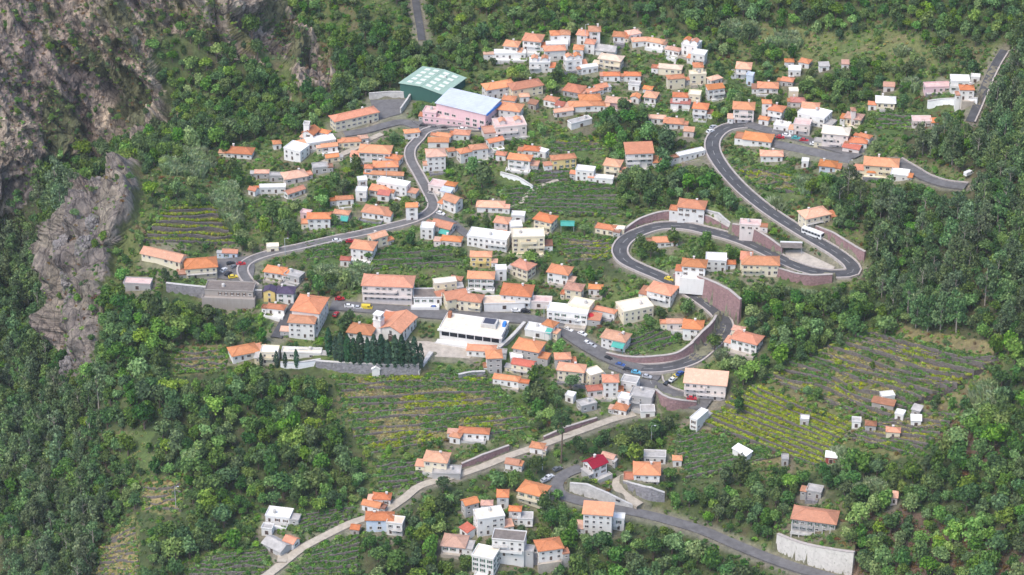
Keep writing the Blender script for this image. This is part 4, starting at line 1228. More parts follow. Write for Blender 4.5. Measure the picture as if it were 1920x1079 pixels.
1720 765 18 .6 -10 1 s G F k|grey lean-to at the right of the slope sheds
1718 784 20 .5 -8 1 s W w k|small white sheet shed right of the slope sheds
1633 793 24 .7 -14 1 h G K -|brown roofed stone shed on the terraces
1675 805 30 .6 -8 1 h C O -|orange roofed hut at the end of the stone sheds
1606 788 18 .6 -8 1 f W F k|small pale ruin left of the stone sheds
1509 784 18 .5 -10 1 f G w k|little concrete tank in the vineyard
1392 844 40 .3 -24 1 s W w k|long white sheet shed at the vineyard's foot
1559 853 22 .6 -8 1 s M w k|small white roofed shed with a red front
1472 858 14 .8 0 1 f G F k|tiny grey pump hut on the terraces
1528 917 30 .7 -4 1 f G F -|pale stone shed among the trees above the villa
1677 928 14 .7 0 1 s R S k|tiny pink hut in the wood right of the villa
"""
ST = 1.82                                # storey height in scene units
WALL['M'] = plaster("dull_red_plaster", (0.42, 0.10, 0.09))
def hash_rot(t):
    return random.Random(t + 'turn').uniform(-14, 14)
HS = []
for ln in HOUSES.strip().split("\n"):
    a, label = ln.split("|")
    t = a.split()
    px, py, w, ratio, rot = map(float, t[:5])
    st = int(t[5])
    roof, wall, rc, ex = t[6], t[7], t[8], t[9]
    he = ST * st + 0.25
    guess = at(px, py, he)
    sc_ = px_scale(guess + Vector((0, 0, he)))
    wm = w * sc_
    dm = wm * ratio * 1.05 - (.5 if roof != 'f' else 0)
    wm -= .8 if (roof != 'f' and wm > 4) else .3
    dm = max(dm, 2.6)
    rise = 0.0 if roof == 'f' else (min(wm, dm) * 0.5 * 0.5 if roof in 'hge' else dm * 0.22)
    c = at(px, py, he + rise * 0.5)
    HS.append(dict(px=px, py=py, c=c, w=wm, d=dm, rot=R(rot * 1.5 + (hash_rot(label) if w < 58 else 0)), st=st, roof=roof, wall=wall, rc=rc, ex=ex, label=label, he=he, rise=rise))
# paved yards round the houses, bare rock patches on the cliffs, then the sheet itself
pave = np.zeros_like(VX)
for hsd in HS:
    c = hsd['c']; r_ = 0.5 * max(hsd['w'], hsd['d']) + 2.5
    ia, ib = np.searchsorted(CA, [(c.x - r_ - 3) / c.y, (c.x + r_ + 3) / c.y])
    if ib <= ia:
        continue
    s = (slice(max(ia - 1, 0), ib + 1),)
    d = np.hypot(VX[s] - c.x, RY[s] - c.y)
    pave[s] = np.maximum(pave[s], np.clip((r_ + 1.5 * sm[s] - d) / 1.2, 0, 1))
colr = lerp(colr, lerp(np.array((0.30, 0.265, 0.22)), np.array((0.19, 0.165, 0.13)), np.clip(big + 0.5, 0, 1)), pave * (1 - rockf) * 0.55)
colr = lerp(colr, np.array((0.26, 0.235, 0.205)), np.clip(road_w * 1.6 - .6, 0, 1) * 0.6)
vegn = fbm(Q * np.array([.035, .07, .12]) + 3, 5, 0.65)
moss = np.clip((vegn - 0.02) * 4.5, 0, 1) * (reg == ROCK) * (PXo > 80) * np.where(spur, .35, 1.0)
colr = lerp(colr, lerp(np.array((0.08, 0.11, 0.042)), np.array((0.15, 0.16, 0.07)), np.clip(sm + 0.5, 0, 1)), moss * 0.85)
colr = lerp(colr, np.array((0.18, 0.163, 0.16)), (reg == ROCK) * spur * .75 * (1 - moss))
pale = np.where(spur & (PXo > 78), .35, 1) * np.clip(fbm(Q * np.array([.03, .06, .08]) + 7, 4, 0.6) * 3.4 - 0.35, 0, 1) * (reg == ROCK)
colr = lerp(colr, np.array((0.54, 0.45, 0.35)), pale * 0.7 * (1 - moss))
violet = np.clip(fbm(np.stack([VX / 28 + 5, RY / 28, VZ / 25 - 7], -1), 3, 0.6) * 2.0 - 0.1, 0, 1) * (reg == ROCK)
colr = lerp(colr, np.array((0.23, 0.18, 0.185)), violet * 0.5 * (1 - moss))

nc = len(CA)
idx = np.arange(nc * NR).reshape(nc, NR)
Fq = np.stack([idx[:-1, :-1], idx[1:, :-1], idx[1:, 1:], idx[:-1, 1:]], -1).reshape(-1, 4)
# outer land, coarse, to the horizon on every side
V_all = P3.reshape(-1, 3)
ring = np.concatenate([idx[:, 0], idx[-1, 1:], idx[::-1, -1][1:], idx[0, ::-1][1:-1]])
rp = V_all[ring]
ctr = np.array([0, 1000.0, 0])
outer_v, outer_f = [V_all], [Fq]
prev = ring
nb = len(V_all)
for grow, dz in ((60, -2), (400, 30), (1800, 120)):
    dirv = rp - ctr; dirv[:, 2] = 0
    dirv /= np.linalg.norm(dirv, axis=1, keepdims=True)
    q = rp + dirv * grow
    q[:, 2] = rp[:, 2] * max(0, 1 - grow / 3000) + dz * np.clip(q[:, 1] / 1500, -0.6, 1) + fbm(q / max(80, grow * 0.6), 3) * min(grow, 600) * 0.08
    nearcam = (q[:, 1] < 640)
    q[:, 2] = np.where(nearcam, np.minimum(q[:, 2], -45), q[:, 2])
    ids = nb + np.arange(len(q)); nb += len(q)
    outer_v.append(q)
    outer_f.append(np.stack([prev, np.roll(prev, -1), np.roll(ids, -1), ids], -1)[:, ::-1])
    prev = ids
V_all = np.concatenate(outer_v); F_all = np.concatenate(outer_f)
C_all = np.concatenate([colr.reshape(-1, 3), np.tile(np.array([[0.08, 0.10, 0.04]]), (len(V_all) - nc * NR, 1))])
rk_all = np.concatenate([rockf.reshape(-1), np.zeros(len(V_all) - nc * NR)])
def ground_mat():
    m, nt, b = new_mat("hillside", 0.95)
    at_ = N(nt, "ShaderNodeAttribute", attribute_name="soil")
    rk = N(nt, "ShaderNodeAttribute", attribute_name="rock")
    pos = geo_pos(nt)
    n1 = noise(nt, pos, 0.55, 6, 0.72)
    n2 = noise(nt, pos, 0.12, 4, 0.6)
    mp = N(nt, "ShaderNodeMapping"); mp.inputs["Scale"].default_value = (1, 1, 0.3); mp.inputs["Rotation"].default_value = (0.2, 0.5, 0)
    nt.links.new(pos, mp.inputs[0])
    n3 = noise(nt, mp.outputs[0], 0.22, 8, 0.75)
    k = mix(nt, at_.outputs["Color"], ramp(nt, n1.outputs[0], [(0.25, (0.4, 0.4, 0.4)), (0.75, (1.6, 1.55, 1.45))]).outputs[0], 0.85, 'MULTIPLY')
    r3 = ramp(nt, n3.outputs[0], [(0.36, (0.30, 0.29, 0.31)), (0.46, (0.8, 0.8, 0.8)), (0.56, (1.0, 1.0, 1.0)), (0.68, (1.55, 1.5, 1.4))])
    k2 = mix(nt, k, r3.outputs[0], rk.outputs["Fac"], 'MULTIPLY')
    # joints and cracks in the rock: edges of warped cells, dark where they open
    wp = N(nt, "ShaderNodeVectorMath", operation='MULTIPLY_ADD'); wp.inputs[1].default_value = (5, 5, 5)
    nt.links.new(noise(nt, pos, 0.09, 4, 0.6).outputs["Color"], wp.inputs[0]); nt.links.new(pos, wp.inputs[2])
    mq = N(nt, "ShaderNodeMapping"); mq.inputs["Rotation"].default_value = (0, 0.6, 0); mq.inputs["Scale"].default_value = (1.5, 1, .55)
    nt.links.new(wp.outputs[0], mq.inputs[0])
    vo = N(nt, "ShaderNodeTexVoronoi", feature='DISTANCE_TO_EDGE'); vo.inputs["Scale"].default_value = 0.17
    nt.links.new(mq.outputs[0], vo.inputs["Vector"])
    vo2 = N(nt, "ShaderNodeTexVoronoi", feature='DISTANCE_TO_EDGE'); vo2.inputs["Scale"].default_value = 0.5
    nt.links.new(mq.outputs[0], vo2.inputs["Vector"])
    cr = ramp(nt, vo.outputs["Distance"], [(0.0, (.42, .41, .43)), (0.06, (1, 1, 1))])
    cr2 = ramp(nt, vo2.outputs["Distance"], [(0.0, (.75, .74, .75)), (0.07, (1, 1, 1))])
    k2 = mix(nt, k2, cr.outputs[0], rk.outputs["Fac"], 'MULTIPLY')
    k2 = mix(nt, k2, cr2.outputs[0], rk.outputs["Fac"], 'MULTIPLY')
    nt.links.new(k2, b.inputs["Base Color"])
    ad = N(nt, "ShaderNodeMath", operation='ADD')
    ml = N(nt, "ShaderNodeMath", operation='MULTIPLY'); nt.links.new(n3.outputs[0], ml.inputs[0]); nt.links.new(rk.outputs["Fac"], ml.inputs[1])
    m3 = N(nt, "ShaderNodeMath", operation='MULTIPLY'); m3.inputs[1].default_value = 3.0; nt.links.new(ml.outputs[0], m3.inputs[0])
    nt.links.new(n1.outputs[0], ad.inputs[0]); nt.links.new(m3.outputs[0], ad.inputs[1])
    bump(nt, b, ad.outputs[0], 0.8, 0.9)
    return m
gm = np_mesh("ground", V_all, F_all, [ground_mat()], smooth=False)
sm_f = np.zeros(len(F_all), bool); sm_f[:len(Fq)] = (spur & (PXo > 60))[:-1, :-1].ravel()
ca = gm.color_attributes.new("soil", 'FLOAT_COLOR', 'POINT')
ca.data.foreach_set("color", np.concatenate([C_all, np.ones((len(C_all), 1))], 1).astype(np.float32).ravel())
ra = gm.attributes.new("rock", 'FLOAT', 'POINT')
ra.data.foreach_set("value", rk_all.astype(np.float32))
tag(link(bpy.data.objects.new("terrain", gm)), "steep green valley side with bare cliffs under the village", None, None, "structure")

# ------------------------------------------------------------------ boulders and crags that stand out of the cliffs
def rock_mat(name, c):
    m, nt, b = new_mat(name, 0.95)
    pos = geo_pos(nt)
    n1 = noise(nt, pos, 0.45, 7, 0.75)
    wp = N(nt, "ShaderNodeVectorMath", operation='MULTIPLY_ADD'); wp.inputs[1].default_value = (3, 3, 3)
    nt.links.new(noise(nt, pos, 0.15, 4, 0.6).outputs["Color"], wp.inputs[0]); nt.links.new(pos, wp.inputs[2])
    vo = N(nt, "ShaderNodeTexVoronoi", feature='DISTANCE_TO_EDGE'); vo.inputs["Scale"].default_value = 0.3
    nt.links.new(wp.outputs[0], vo.inputs["Vector"])
    k = ramp(nt, n1.outputs[0], [(0.3, tuple(x * .45 for x in c)), (0.5, c), (0.7, tuple(x * 1.4 for x in c))])
    k2 = mix(nt, k.outputs[0], ramp(nt, vo.outputs["Distance"], [(0, (.35, .34, .35)), (.07, (1, 1, 1))]).outputs[0], .9, 'MULTIPLY')
    n2 = noise(nt, pos, 0.2, 4)
    k3 = mix(nt, k2, (0.10, 0.115, 0.05), ramp(nt, n2.outputs[0], [(0.52, (0, 0, 0)), (0.66, (.75, .75, .75))]).outputs[0])
    nt.links.new(k3, b.inputs["Base Color"])
    bump(nt, b, n1.outputs[0], 0.9, 0.8)
    return m
RK = {'grey': rock_mat("grey_boulder_rock", (0.23, 0.212, 0.208)), 'tan': rock_mat("tan_crag_rock", (0.42, 0.355, 0.285))}
def rock_meshes(seed):
    bm = bmesh.new()
    bmesh.ops.create_icosphere(bm, subdivisions=5, radius=1.0)
    P = np.array([v.co for v in bm.verts])
    q = P * 1.3 + seed * 7.7
    r_ = 1 + .42 * np.abs(fbm(q, 2)) + .22 * (0.5 - np.abs(fbm(q * 2.2 + 4, 3, .6))) + .05 * fbm(q * 7, 2)
    st_ = np.round((P[:, 2] * r_) * 4 + fbm(q * 1.5, 2)) / 4
    for v, k, zz in zip(bm.verts, r_, st_):
        v.co *= k
        v.co.z = v.co.z * .65 + zz * .35
    me = bpy.data.meshes.new("boulder"); bm.to_mesh(me); bm.free()
    return me
RMESH = {(k, t): rock_meshes(k + 1) for k in range(4) for t in RK}
for (k, t), me in RMESH.items():
    me.materials.append(RK[t])
ROCKS = [(93,463,22,0),(120,476,28,0),(140,420,28,0),(150,382,20,0),(160,470,28,0),(182,496,28,0),(97,537,13,0),(133,527,26,0),(117,562,22,0),(147,556,28,0),(110,602,20,0),(140,592,26,0),(155,628,24,0),(145,662,24,0),(130,690,22,0),(118,712,18,0),(174,590,20,0),(198,462,22,0),(175,420,20,0),(205,390,20,0),(185,350,18,0),(232,345,16,0)]
_rr = random.Random(4)
for i, (px, py, rp, tan) in enumerate(ROCKS):
    p = at(px, py)
    r_ = rp * px_scale(p) * .82
    o = link(bpy.data.objects.new("boulder", RMESH[(i % 4, 'tan' if tan else 'grey')]))
    o.location = (p.x, p.y + r_ * .25, p.z - r_ * .1)
    o.scale = (r_ * _rr.uniform(.75, 1.0), r_ * .8, r_ * _rr.uniform(.85, 1.25))
    o.rotation_euler = (_rr.uniform(-.3, .3), _rr.uniform(-.4, .4), _rr.uniform(0, 6.28))
    tag(o, "tan crag standing out of the high mountain face" if tan else "grey cracked boulder bulging from the cliff spur", "rock", "tan crags of the mountain face" if tan else "grey boulders of the cliff spur", "thing")
# ------------------------------------------------------------------ building the houses, part by part
def window_mesh(name, dark=False):
    b = MB()
    t = 0.11
    b.box(-.5, .5, -0.07, 0.03, -.5, -.5 + t, 0); b.box(-.5, .5, -0.07, 0.03, .5 - t, .5, 0)
    b.box(-.5, -.5 + t, -0.068, 0.03, -.5 + t, .5 - t, 0); b.box(.5 - t, .5, -0.068, 0.03, -.5 + t, .5 - t, 0)
    b.box(-.5 + t, .5 - t, -0.02, 0.03, -.5 + t, .5 - t, 1)
    b.box(-0.03, 0.03, -0.04, -0.015, -.5 + t, .5 - t, 0)
    b.box(-.58, .58, -0.14, 0.03, -.58, -.502, 0)
    return b.mesh(name, [MT['frame'], MT['glass']])
def door_mesh():
    b = MB()
    b.box(-.5, -.4, -0.07, 0.03, -.5, .5, 0); b.box(.4, .5, -0.07, 0.03, -.5, .5, 0); b.box(-.4, .4, -0.068, 0.03, .42, .5, 0)
    b.box(-.4, .4, -0.03, 0.03, -.5, .42, 1)
    b.box(.28, .33, -0.07, -0.02, -.06, 0.0, 0)
    return b.mesh("door", [MT['frame'], MT['door']])
WIN, DOOR = window_mesh("window"), door_mesh()
def shutter_mesh(mat):
    b = MB()
    me = window_mesh("window")
    b.v = [tuple(v.co) for v in me.vertices]; b.f = [tuple(p.vertices) for p in me.polygons]; b.m = [p.material_index for p in me.polygons]
    for s_ in (-1, 1):
        x0, x1 = sorted((s_ * .52, s_ * .9))
        b.box(x0, x1, -0.09, 0.02, -.48, .48, 2)
        for k in range(5):
            b.box(x0 + .04, x1 - .04, -0.12, -0.085, -.42 + k * .18, -.32 + k * .18, 2)
    return b.mesh("window", [MT['frame'], MT['glass'], mat])
WINS = [WIN, WIN, WIN, shutter_mesh(plain("green_shutter", (0.03, 0.11, 0.07), .6)), shutter_mesh(plain("brown_shutter", (0.13, 0.07, 0.045), .6)), shutter_mesh(plain("grey_shutter", (0.30, 0.31, 0.32), .6))]
SHUT = {}
def put(name, me, parent, loc, rz, sx, sz):
    o = bpy.data.objects.new(name, me)
    o.location = loc; o.rotation_euler = (0, 0, rz); o.scale = (sx, 1, sz)
    return link(o, parent)

def roof_mesh(kind, w, d, he, rise, mat, o=0.45):
    b = MB()
    W, D = w / 2 + o, d / 2 + o
    t = 0.2
    if kind == 'h':
        rl = max(W - D, 0.12 * W) if W >= D else 0.0
        rd = max(D - W, 0.12 * D) if D > W else 0.0
        b.box(-W, W, -D, D, he, he + t)
        e = he + t
        if rd:
            V = [(-W, -D, e), (W, -D, e), (W, D, e), (-W, D, e), (0, -rd, e + rise), (0, rd, e + rise)]
            Fc = [(0, 1, 4), (1, 2, 5, 4), (2, 3, 5), (3, 0, 4, 5)]
        else:
            V = [(-W, -D, e), (W, -D, e), (W, D, e), (-W, D, e), (-rl, 0, e + rise), (rl, 0, e + rise)]
            Fc = [(0, 1, 5, 4), (1, 2, 5), (2, 3, 4, 5), (3, 0, 4)]
        b.add(V, Fc)
        # raised ridge and hip caps
        caps = [((V[4][0], V[4][1], V[4][2] + .04), (V[5][0], V[5][1], V[5][2] + .04))]
        caps += [(V[i], V[4 if ((i in (0, 3)) if not rd else (i in (0, 1))) else 5]) for i in range(4)]
        for p, q in caps:
            if (Vector(p) - Vector(q)).length > 0.2:
                b.tube(p, q, 0.13, 0.13, 5)
    elif kind in 'ge':
        if kind == 'g':
            P = lambda x, y, z: (x, y, z)
            A, B = W, D
        else:
            P = lambda x, y, z: (y, x, z)
            A, B = D, W
        drop = rise * o / (B - o)
        V = []
        for x in (-A, A):
            for y, z in ((-B, he - drop), (0, he + rise), (B, he - drop)):
                V += [P(x, y, z), P(x, y, z + t)]
        Fc = []
        for k in (0, 1):
            a = 2 * k
            Fc += [(a + 1, 6 + a + 1, 6 + a + 3, a + 3), (a, a + 2, 6 + a + 2, 6 + a)]
            Fc += [(a, a + 1, a + 3, a + 2), (6 + a, 6 + a + 2, 6 + a + 3, 6 + a + 1)]
        Fc += [(0, 6, 7, 1), (4, 5, 11, 10)]
        b.add(V, Fc)
        b.tube(P(-A, 0, he + rise + t), P(A, 0, he + rise + t), 0.14, 0.14, 5)
    elif kind == 's':
        V = [(-W, -D, he), (W, -D, he), (W, D, he + rise), (-W, D, he + rise), (-W, -D, he + t), (W, -D, he + t), (W, D, he + rise + t), (-W, D, he + rise + t)]
        b.add(V, [(0, 3, 2, 1), (4, 5, 6, 7), (0, 1, 5, 4), (1, 2, 6, 5), (2, 3, 7, 6), (3, 0, 4, 7)])
    else:
        W, D = w / 2 + 0.12, d / 2 + 0.12
        b.box(-W, W, -D, D, he, he + 0.12)
        p = 0.16
        z0, z1 = he + 0.123, he + 0.5
        b.box(-W, W, -D, -D + p, z0, z1, 1); b.box(-W, W, D - p, D, z0, z1, 1)
        b.box(-W, -W + p, -D + p, D - p, z0, z1, 1); b.box(W - p, W, -D + p, D - p, z0, z1, 1)
    return b

def wall_mesh(w, d, he, roof, rise, mat, z0=-6.0):
    b = MB()
    b.box(-w / 2, w / 2, -d / 2, d / 2, z0, he - 0.004)
    if roof == 'g':
        for s in (-1, 1):
            x = s * w / 2
            b.add([(x, -d / 2, he - .004), (x, d / 2, he - .004), (x, 0, he + rise - .03), (x - s * .3, -d / 2, he - .004), (x - s * .3, d / 2, he - .004), (x - s * .3, 0, he + rise - .03)],
                  [(0, 1, 2), (3, 5, 4), (0, 2, 5, 3), (1, 4, 5, 2)])
    elif roof == 'e':
        for s in (-1, 1):
            y = s * d / 2
            b.add([(-w / 2, y, he - .004), (w / 2, y, he - .004), (0, y, he + rise - .03), (-w / 2, y - s * .3, he - .004), (w / 2, y - s * .3, he - .004), (0, y - s * .3, he + rise - .03)],
                  [(0, 1, 2), (3, 5, 4), (0, 2, 5, 3), (1, 4, 5, 2)])
    elif roof == 's':
        b.add([(-w / 2, -d / 2, he - .004), (w / 2, -d / 2, he - .004), (w / 2, d / 2, he - .004), (-w / 2, d / 2, he - .004), (w / 2, d / 2, he + rise - .03), (-w / 2, d / 2, he + rise - .03)],
              [(2, 3, 5, 4), (1, 2, 4), (3, 0, 5)])
    return b

HRECT = []
def build_house(hd, cat="house", name="house", wins=True, nwin=None, win_size=(.82, 1.0)):
    c, w, d, he, rise, st, ex = hd['c'], hd['w'], hd['d'], hd['he'], hd['rise'], hd['st'], hd['ex']
    rnd = random.Random(hd['label'])
    root = empty(name, c, hd['rot'])
    tag(root, hd['label'], cat, "houses of the valley village")
    wm_, rm = WALL[hd['wall']], ROOF[hd['rc']]
    wall_mesh(w, d, he, hd['roof'], rise, wm_).build("wall", wm_, root)
    rf = roof_mesh(hd['roof'], w, d, he, rise, rm, 0.45 if min(w, d) > 4 else 0.25)
    ro = rf.build("roof", [rm, wm_] if hd['roof'] == 'f' else rm, root)
    shed = 'k' in ex
    wmesh = rnd.choice(WINS) if wins and not nwin else WIN
    wscale = rnd.uniform(.85, 1.15)
    if wins:
        ww, wh = win_size
        faces = [(0.0, w, d / 2, 1), (math.pi / 2, d, w / 2, 0), (-math.pi / 2, d, w / 2, 0)]
        if shed:
            faces = faces[:1]
        for rz, span, off, front in faces:
            n = max(1, int((span - 0.5) / 1.95))
            if nwin and front:
                n = nwin
            if shed:
                n = 1
            R_ = Matrix.Rotation(rz, 4, 'Z')
            door_at = rnd.randrange(n) if front else -1
            for fl in range(st):
                for k in range(n):
                    if n > 2 and rnd.random() < 0.12:
                        continue
                    x = -span / 2 + span * (k + 0.5) / n
                    z = ST * fl + 1.05
                    if fl == 0 and k == door_at and (front):
                        p = R_ @ Vector((x, -off, .78))
                        put("door", DOOR, root, p, rz, 0.9 if not shed else min(1.5, span * .4), 1.5)
                    elif not shed:
                        f = rnd.choice((1, 1, 1, 1.6)) if front else 1
                        p = R_ @ Vector((x, -off, z))
                        put("window", wmesh if f == 1 else WIN, root, p, rz, min(ww * f * wscale, span / n * (.52 if wmesh is not WIN else .8)), wh * rnd.choice((.8, 1, 1, 1.1)))
        if front_basement(c, w, d, hd['rot']) > 1.7 and not shed:
            n = max(1, int((w - 0.6) / 3.4))
            for k in range(n):
                put("window", WIN, root, (-w / 2 + w * (k + 0.5) / n, -d / 2, -1.0), 0, 0.75, 0.8)
    if 'b' in ex:
        fls = range(1, st) if st > 1 else (0,)
        for fl in fls:
            z = ST * fl + 0.1
            bw = w * rnd.choice((0.5, 0.7, 0.96)); bx = (w - bw) / 2 * rnd.choice((-1, 0, 1))
            y0 = -d / 2 - 1.0
            m = MB()
            m.box(bx - bw / 2, bx + bw / 2, y0, -d / 2 + .02, z - 0.16, z)
            if rnd.random() < 0.6:
                m.box(bx - bw / 2, bx + bw / 2, y0, y0 + .12, z + .003, z + 0.7); m.box(bx - bw / 2, bx - bw / 2 + .12, y0 + .12, -d / 2, z + .003, z + .7); m.box(bx + bw / 2 - .12, bx + bw / 2, y0 + .12, -d / 2, z + .003, z + .7)
                m.build("balcony", wm_, root)
            else:
                bo = m.build("balcony", MT['concrete'], root)
                q = MB()
                q.box(bx - bw / 2, bx + bw / 2, y0 + .02, y0 + .07, z + .65, z + .71)
                for i in range(max(3, int(bw / 0.5)) + 1):
                    xx = bx - bw / 2 + 0.03 + (bw - 0.06) * i / max(3, int(bw / 0.5))
                    q.box(xx - .02, xx + .02, y0 + .025, y0 + .065, z, z + .65)
                q.build("railing", MT['rail'], bo)
    if 'unfinished villa' in hd['label']:              # open ground floor on pillars, deck in front
        m = MB(); m.box(-w * .5, w * .42, -d / 2 - 2.2, -d / 2 - .01, -.25, 0); m.box(-w * .5, w * .42, -d / 2 - 2.2, -d / 2 - 2.05, .003, .55); m.build("deck", MT['concrete'], root)
        for k in range(6):
            x = -w * .48 + w * .88 * k / 5
            m = MB(); m.box(x - .15, x + .15, -d / 2 - 2.15, -d / 2 - 1.85, -3.5, -.253); m.build("pillar", MT['concrete'], root)
            m = MB(); m.box(x - .12, x + .12, -d / 2 - 1.9, -d / 2 - 1.66, .003, he - .1); m.build("pillar", MT['concrete'], root)
        for k in range(5):
            put("opening", WIN, root, (-w * .4 + w * .74 * k / 4, -d / 2, -1.1), 0, 1.7, 1.4)
    if 't' in ex:
        m = MB()
        y0 = -d / 2 - 2.4
        m.box(-w * .55, w * .55, y0, -d / 2 - .01, -5.5, -0.05)
        m.box(-w * .55, w * .55, y0, y0 + .2, -0.047, 0.6)
        m.box(-w * .55, -w * .55 + .2, y0 + .2, -d / 2 - .01, -0.047, 0.6); m.box(w * .55 - .2, w * .55, y0 + .2, -d / 2 - .01, -0.047, 0.6)
        m.build("terrace", wm_, root)
    if 'a' in ex:
        m = MB()
        z = he - 0.6
        m.add([(0, -d / 2, z), (w * .5, -d / 2, z), (w * .5, -d / 2 - 2.2, z - 0.9), (0, -d / 2 - 2.2, z - 0.9), (0, -d / 2, z + .06), (w * .5, -d / 2, z + .06), (w * .5, -d / 2 - 2.2, z - .84), (0, -d / 2 - 2.2, z - .84)],
              [(0, 1, 2, 3), (4, 7, 6, 5), (3, 2, 6, 7), (0, 3, 7, 4), (1, 5, 6, 2)])
        m.tube((0.1, -d / 2 - 2.1, -3), (0.1, -d / 2 - 2.1, z - .9), .05, .05); m.tube((w * .5 - .1, -d / 2 - 2.1, -3), (w * .5 - .1, -d / 2 - 2.1, z - .9), .05, .05)
        m.build("awning", MT['teal'], root)
    if ('c' in ex or (hd['roof'] in 'hge' and rnd.random() < 0.45 and not shed)) and w > 4:
        m = MB()
        x, y = rnd.uniform(-.3, .3) * w, rnd.uniform(.05, .3) * d
        m.box(x - .3, x + .3, y - .3, y + .3, he, he + rise + .6)
        m.box(x - .4, x + .4, y - .4, y + .4, he + rise + .603, he + rise + .72)
        m.build("chimney", MT['chimney'], ro)
    if 'd' in ex:
        for x in (-w * .25, w * .25):
            m = wall_mesh(2.2, 2.4, he + 1.5, 'e', .5, wm_, he + .12)
            m.v = [(p[0] + x, p[1] - d * .05, p[2]) for p in m.v]
            hut = m.build("roof_hut", wm_, root)
            q = roof_mesh('e', 2.2, 2.4, he + 1.5, .5, None, .25)
            q.v = [(p[0] + x, p[1] - d * .05, p[2]) for p in q.v]
            q.build("hut_roof", ROOF['O'], hut)
    if hd['roof'] == 'f' and rnd.random() < 0.45 and w > 5:
        m = MB()
        x, y = rnd.uniform(-.3, .3) * w, rnd.uniform(-.1, .25) * d
        m.tube((x, y, he + .1), (x, y, he + 1.2), .55, .55, 10); m.tube((x, y, he + 1.2), (x, y, he + 1.4), .55, .15, 10)
        m.build("water_tank", MT['concrete'], root)
    if wins and not shed and not nwin and w > 4.2 and w < 14:
        k = rnd.random()
        if k < .75:                                    # a lean-to against one side
            sx = rnd.choice((-1, 1)); aw, ad, ah = w * rnd.uniform(.22, .4), d * rnd.uniform(.5, .8), ST * rnd.uniform(.85, 1.1)
            x0 = sx * (w / 2 + aw / 2 - .02); y0 = -d / 2 + ad / 2 + rnd.uniform(-.6, .6)
            m = MB(); m.box(x0 - aw / 2, x0 + aw / 2, y0 - ad / 2, y0 + ad / 2, -5, ah); an = m.build("annex", WALL[rnd.choice((hd['wall'], hd['wall'], 'W', 'G', 'C'))], root)
            q = roof_mesh('s' if rnd.random() < .6 else 'f', aw, ad, ah, ad * .14, None, .2)
            q.v = [(p[0] + x0, p[1] + y0, p[2] + .003) for p in q.v]; q.m = [0] * len(q.f)
            q.build("annex_roof", ROOF[rnd.choice((hd['rc'] if hd['roof'] != 'f' else 'O', 'O', 'S', 'F', 'K'))], an)
            put("window", WIN, an, (x0, y0 - ad / 2, ah * .55), 0, .7, .8)
        if rnd.random() < .5:                          # a walled yard in front
            yw, yd = w * rnd.uniform(.7, 1.15), rnd.uniform(1.5, 3.0); y1 = -d / 2 - .03; xo = rnd.uniform(-.1, .1) * w; zt = rnd.uniform(-.5, -.1)
            m = MB(); m.box(xo - yw / 2, xo + yw / 2, y1 - yd, y1, -4.5, zt); m.box(xo - yw / 2, xo + yw / 2, y1 - yd, y1 - yd + .15, zt + .003, zt + .55)
            for s_ in (-1, 1):
                xx = sorted((xo + s_ * yw / 2, xo + s_ * (yw / 2 - .15))); m.box(xx[0], xx[1], y1 - yd + .15, y1, zt + .003, zt + .55)
            m.build("yard", rnd.choice((MT['concrete'], wm_, MT['paving'], MT['grey_stone'])), root)
    mark_house(root, w, d, he + rise)
    return root
def front_basement(c, w, d, rot):
    x, y = c.x + math.sin(rot) * d / 2, c.y - math.cos(rot) * d / 2
    return c.z - float(h_of(x, y - 0.5))
def mark_house(root, w, d, top):
    M = Matrix.Translation(root.location) @ Matrix.Rotation(root.rotation_euler.z, 4, 'Z')
    ps = [M @ Vector((sx * w / 2, sy * d / 2, z)) for sx in (-1, 1) for sy in (-1, 1) for z in (0.3 * top, top)]
    q = [project(p.x, p.y, p.z) for p in ps]
    x0, x1 = min(a[0] for a in q), max(a[0] for a in q)
    y0, y1 = min(a[1] for a in q), max(a[1] for a in q)
    dep = max(p.y for p in ps)
    i0, i1, j0, j1 = int(max(0, x0 / 4)), int(min(MASK_W, x1 / 4 + 1)), int(max(0, y0 / 4)), int(min(MASK_H, y1 / 4 + 1))
    if i1 > i0 and j1 > j0:
        KEEP[j0:j1, i0:i1] = np.maximum(KEEP[j0:j1, i0:i1], dep - 0.5)
    HRECT.append((root.location.x, root.location.y, 0.5 * math.hypot(w, d)))
    for u in (-1, 0, 1):
        q = M @ Vector((u * max(0, w - d) / 2, u * max(0, d - w) / 2, 0))
        NOGROW.append((q.x, q.y, 0.5 * min(w, d) + 0.25))

for hd in HS:
    nm = "shed" if 'k' in hd['ex'] else "house"
    t = hd['label']
    if 'tower' in t and 'church' in t:
        nm = "church_tower"
    elif 'church front' in t:
        nm = "church"
    cat = {"shed": "shed", "house": "house", "church_tower": "tower", "church": "church"}[nm]
    build_house(hd, cat, nm)

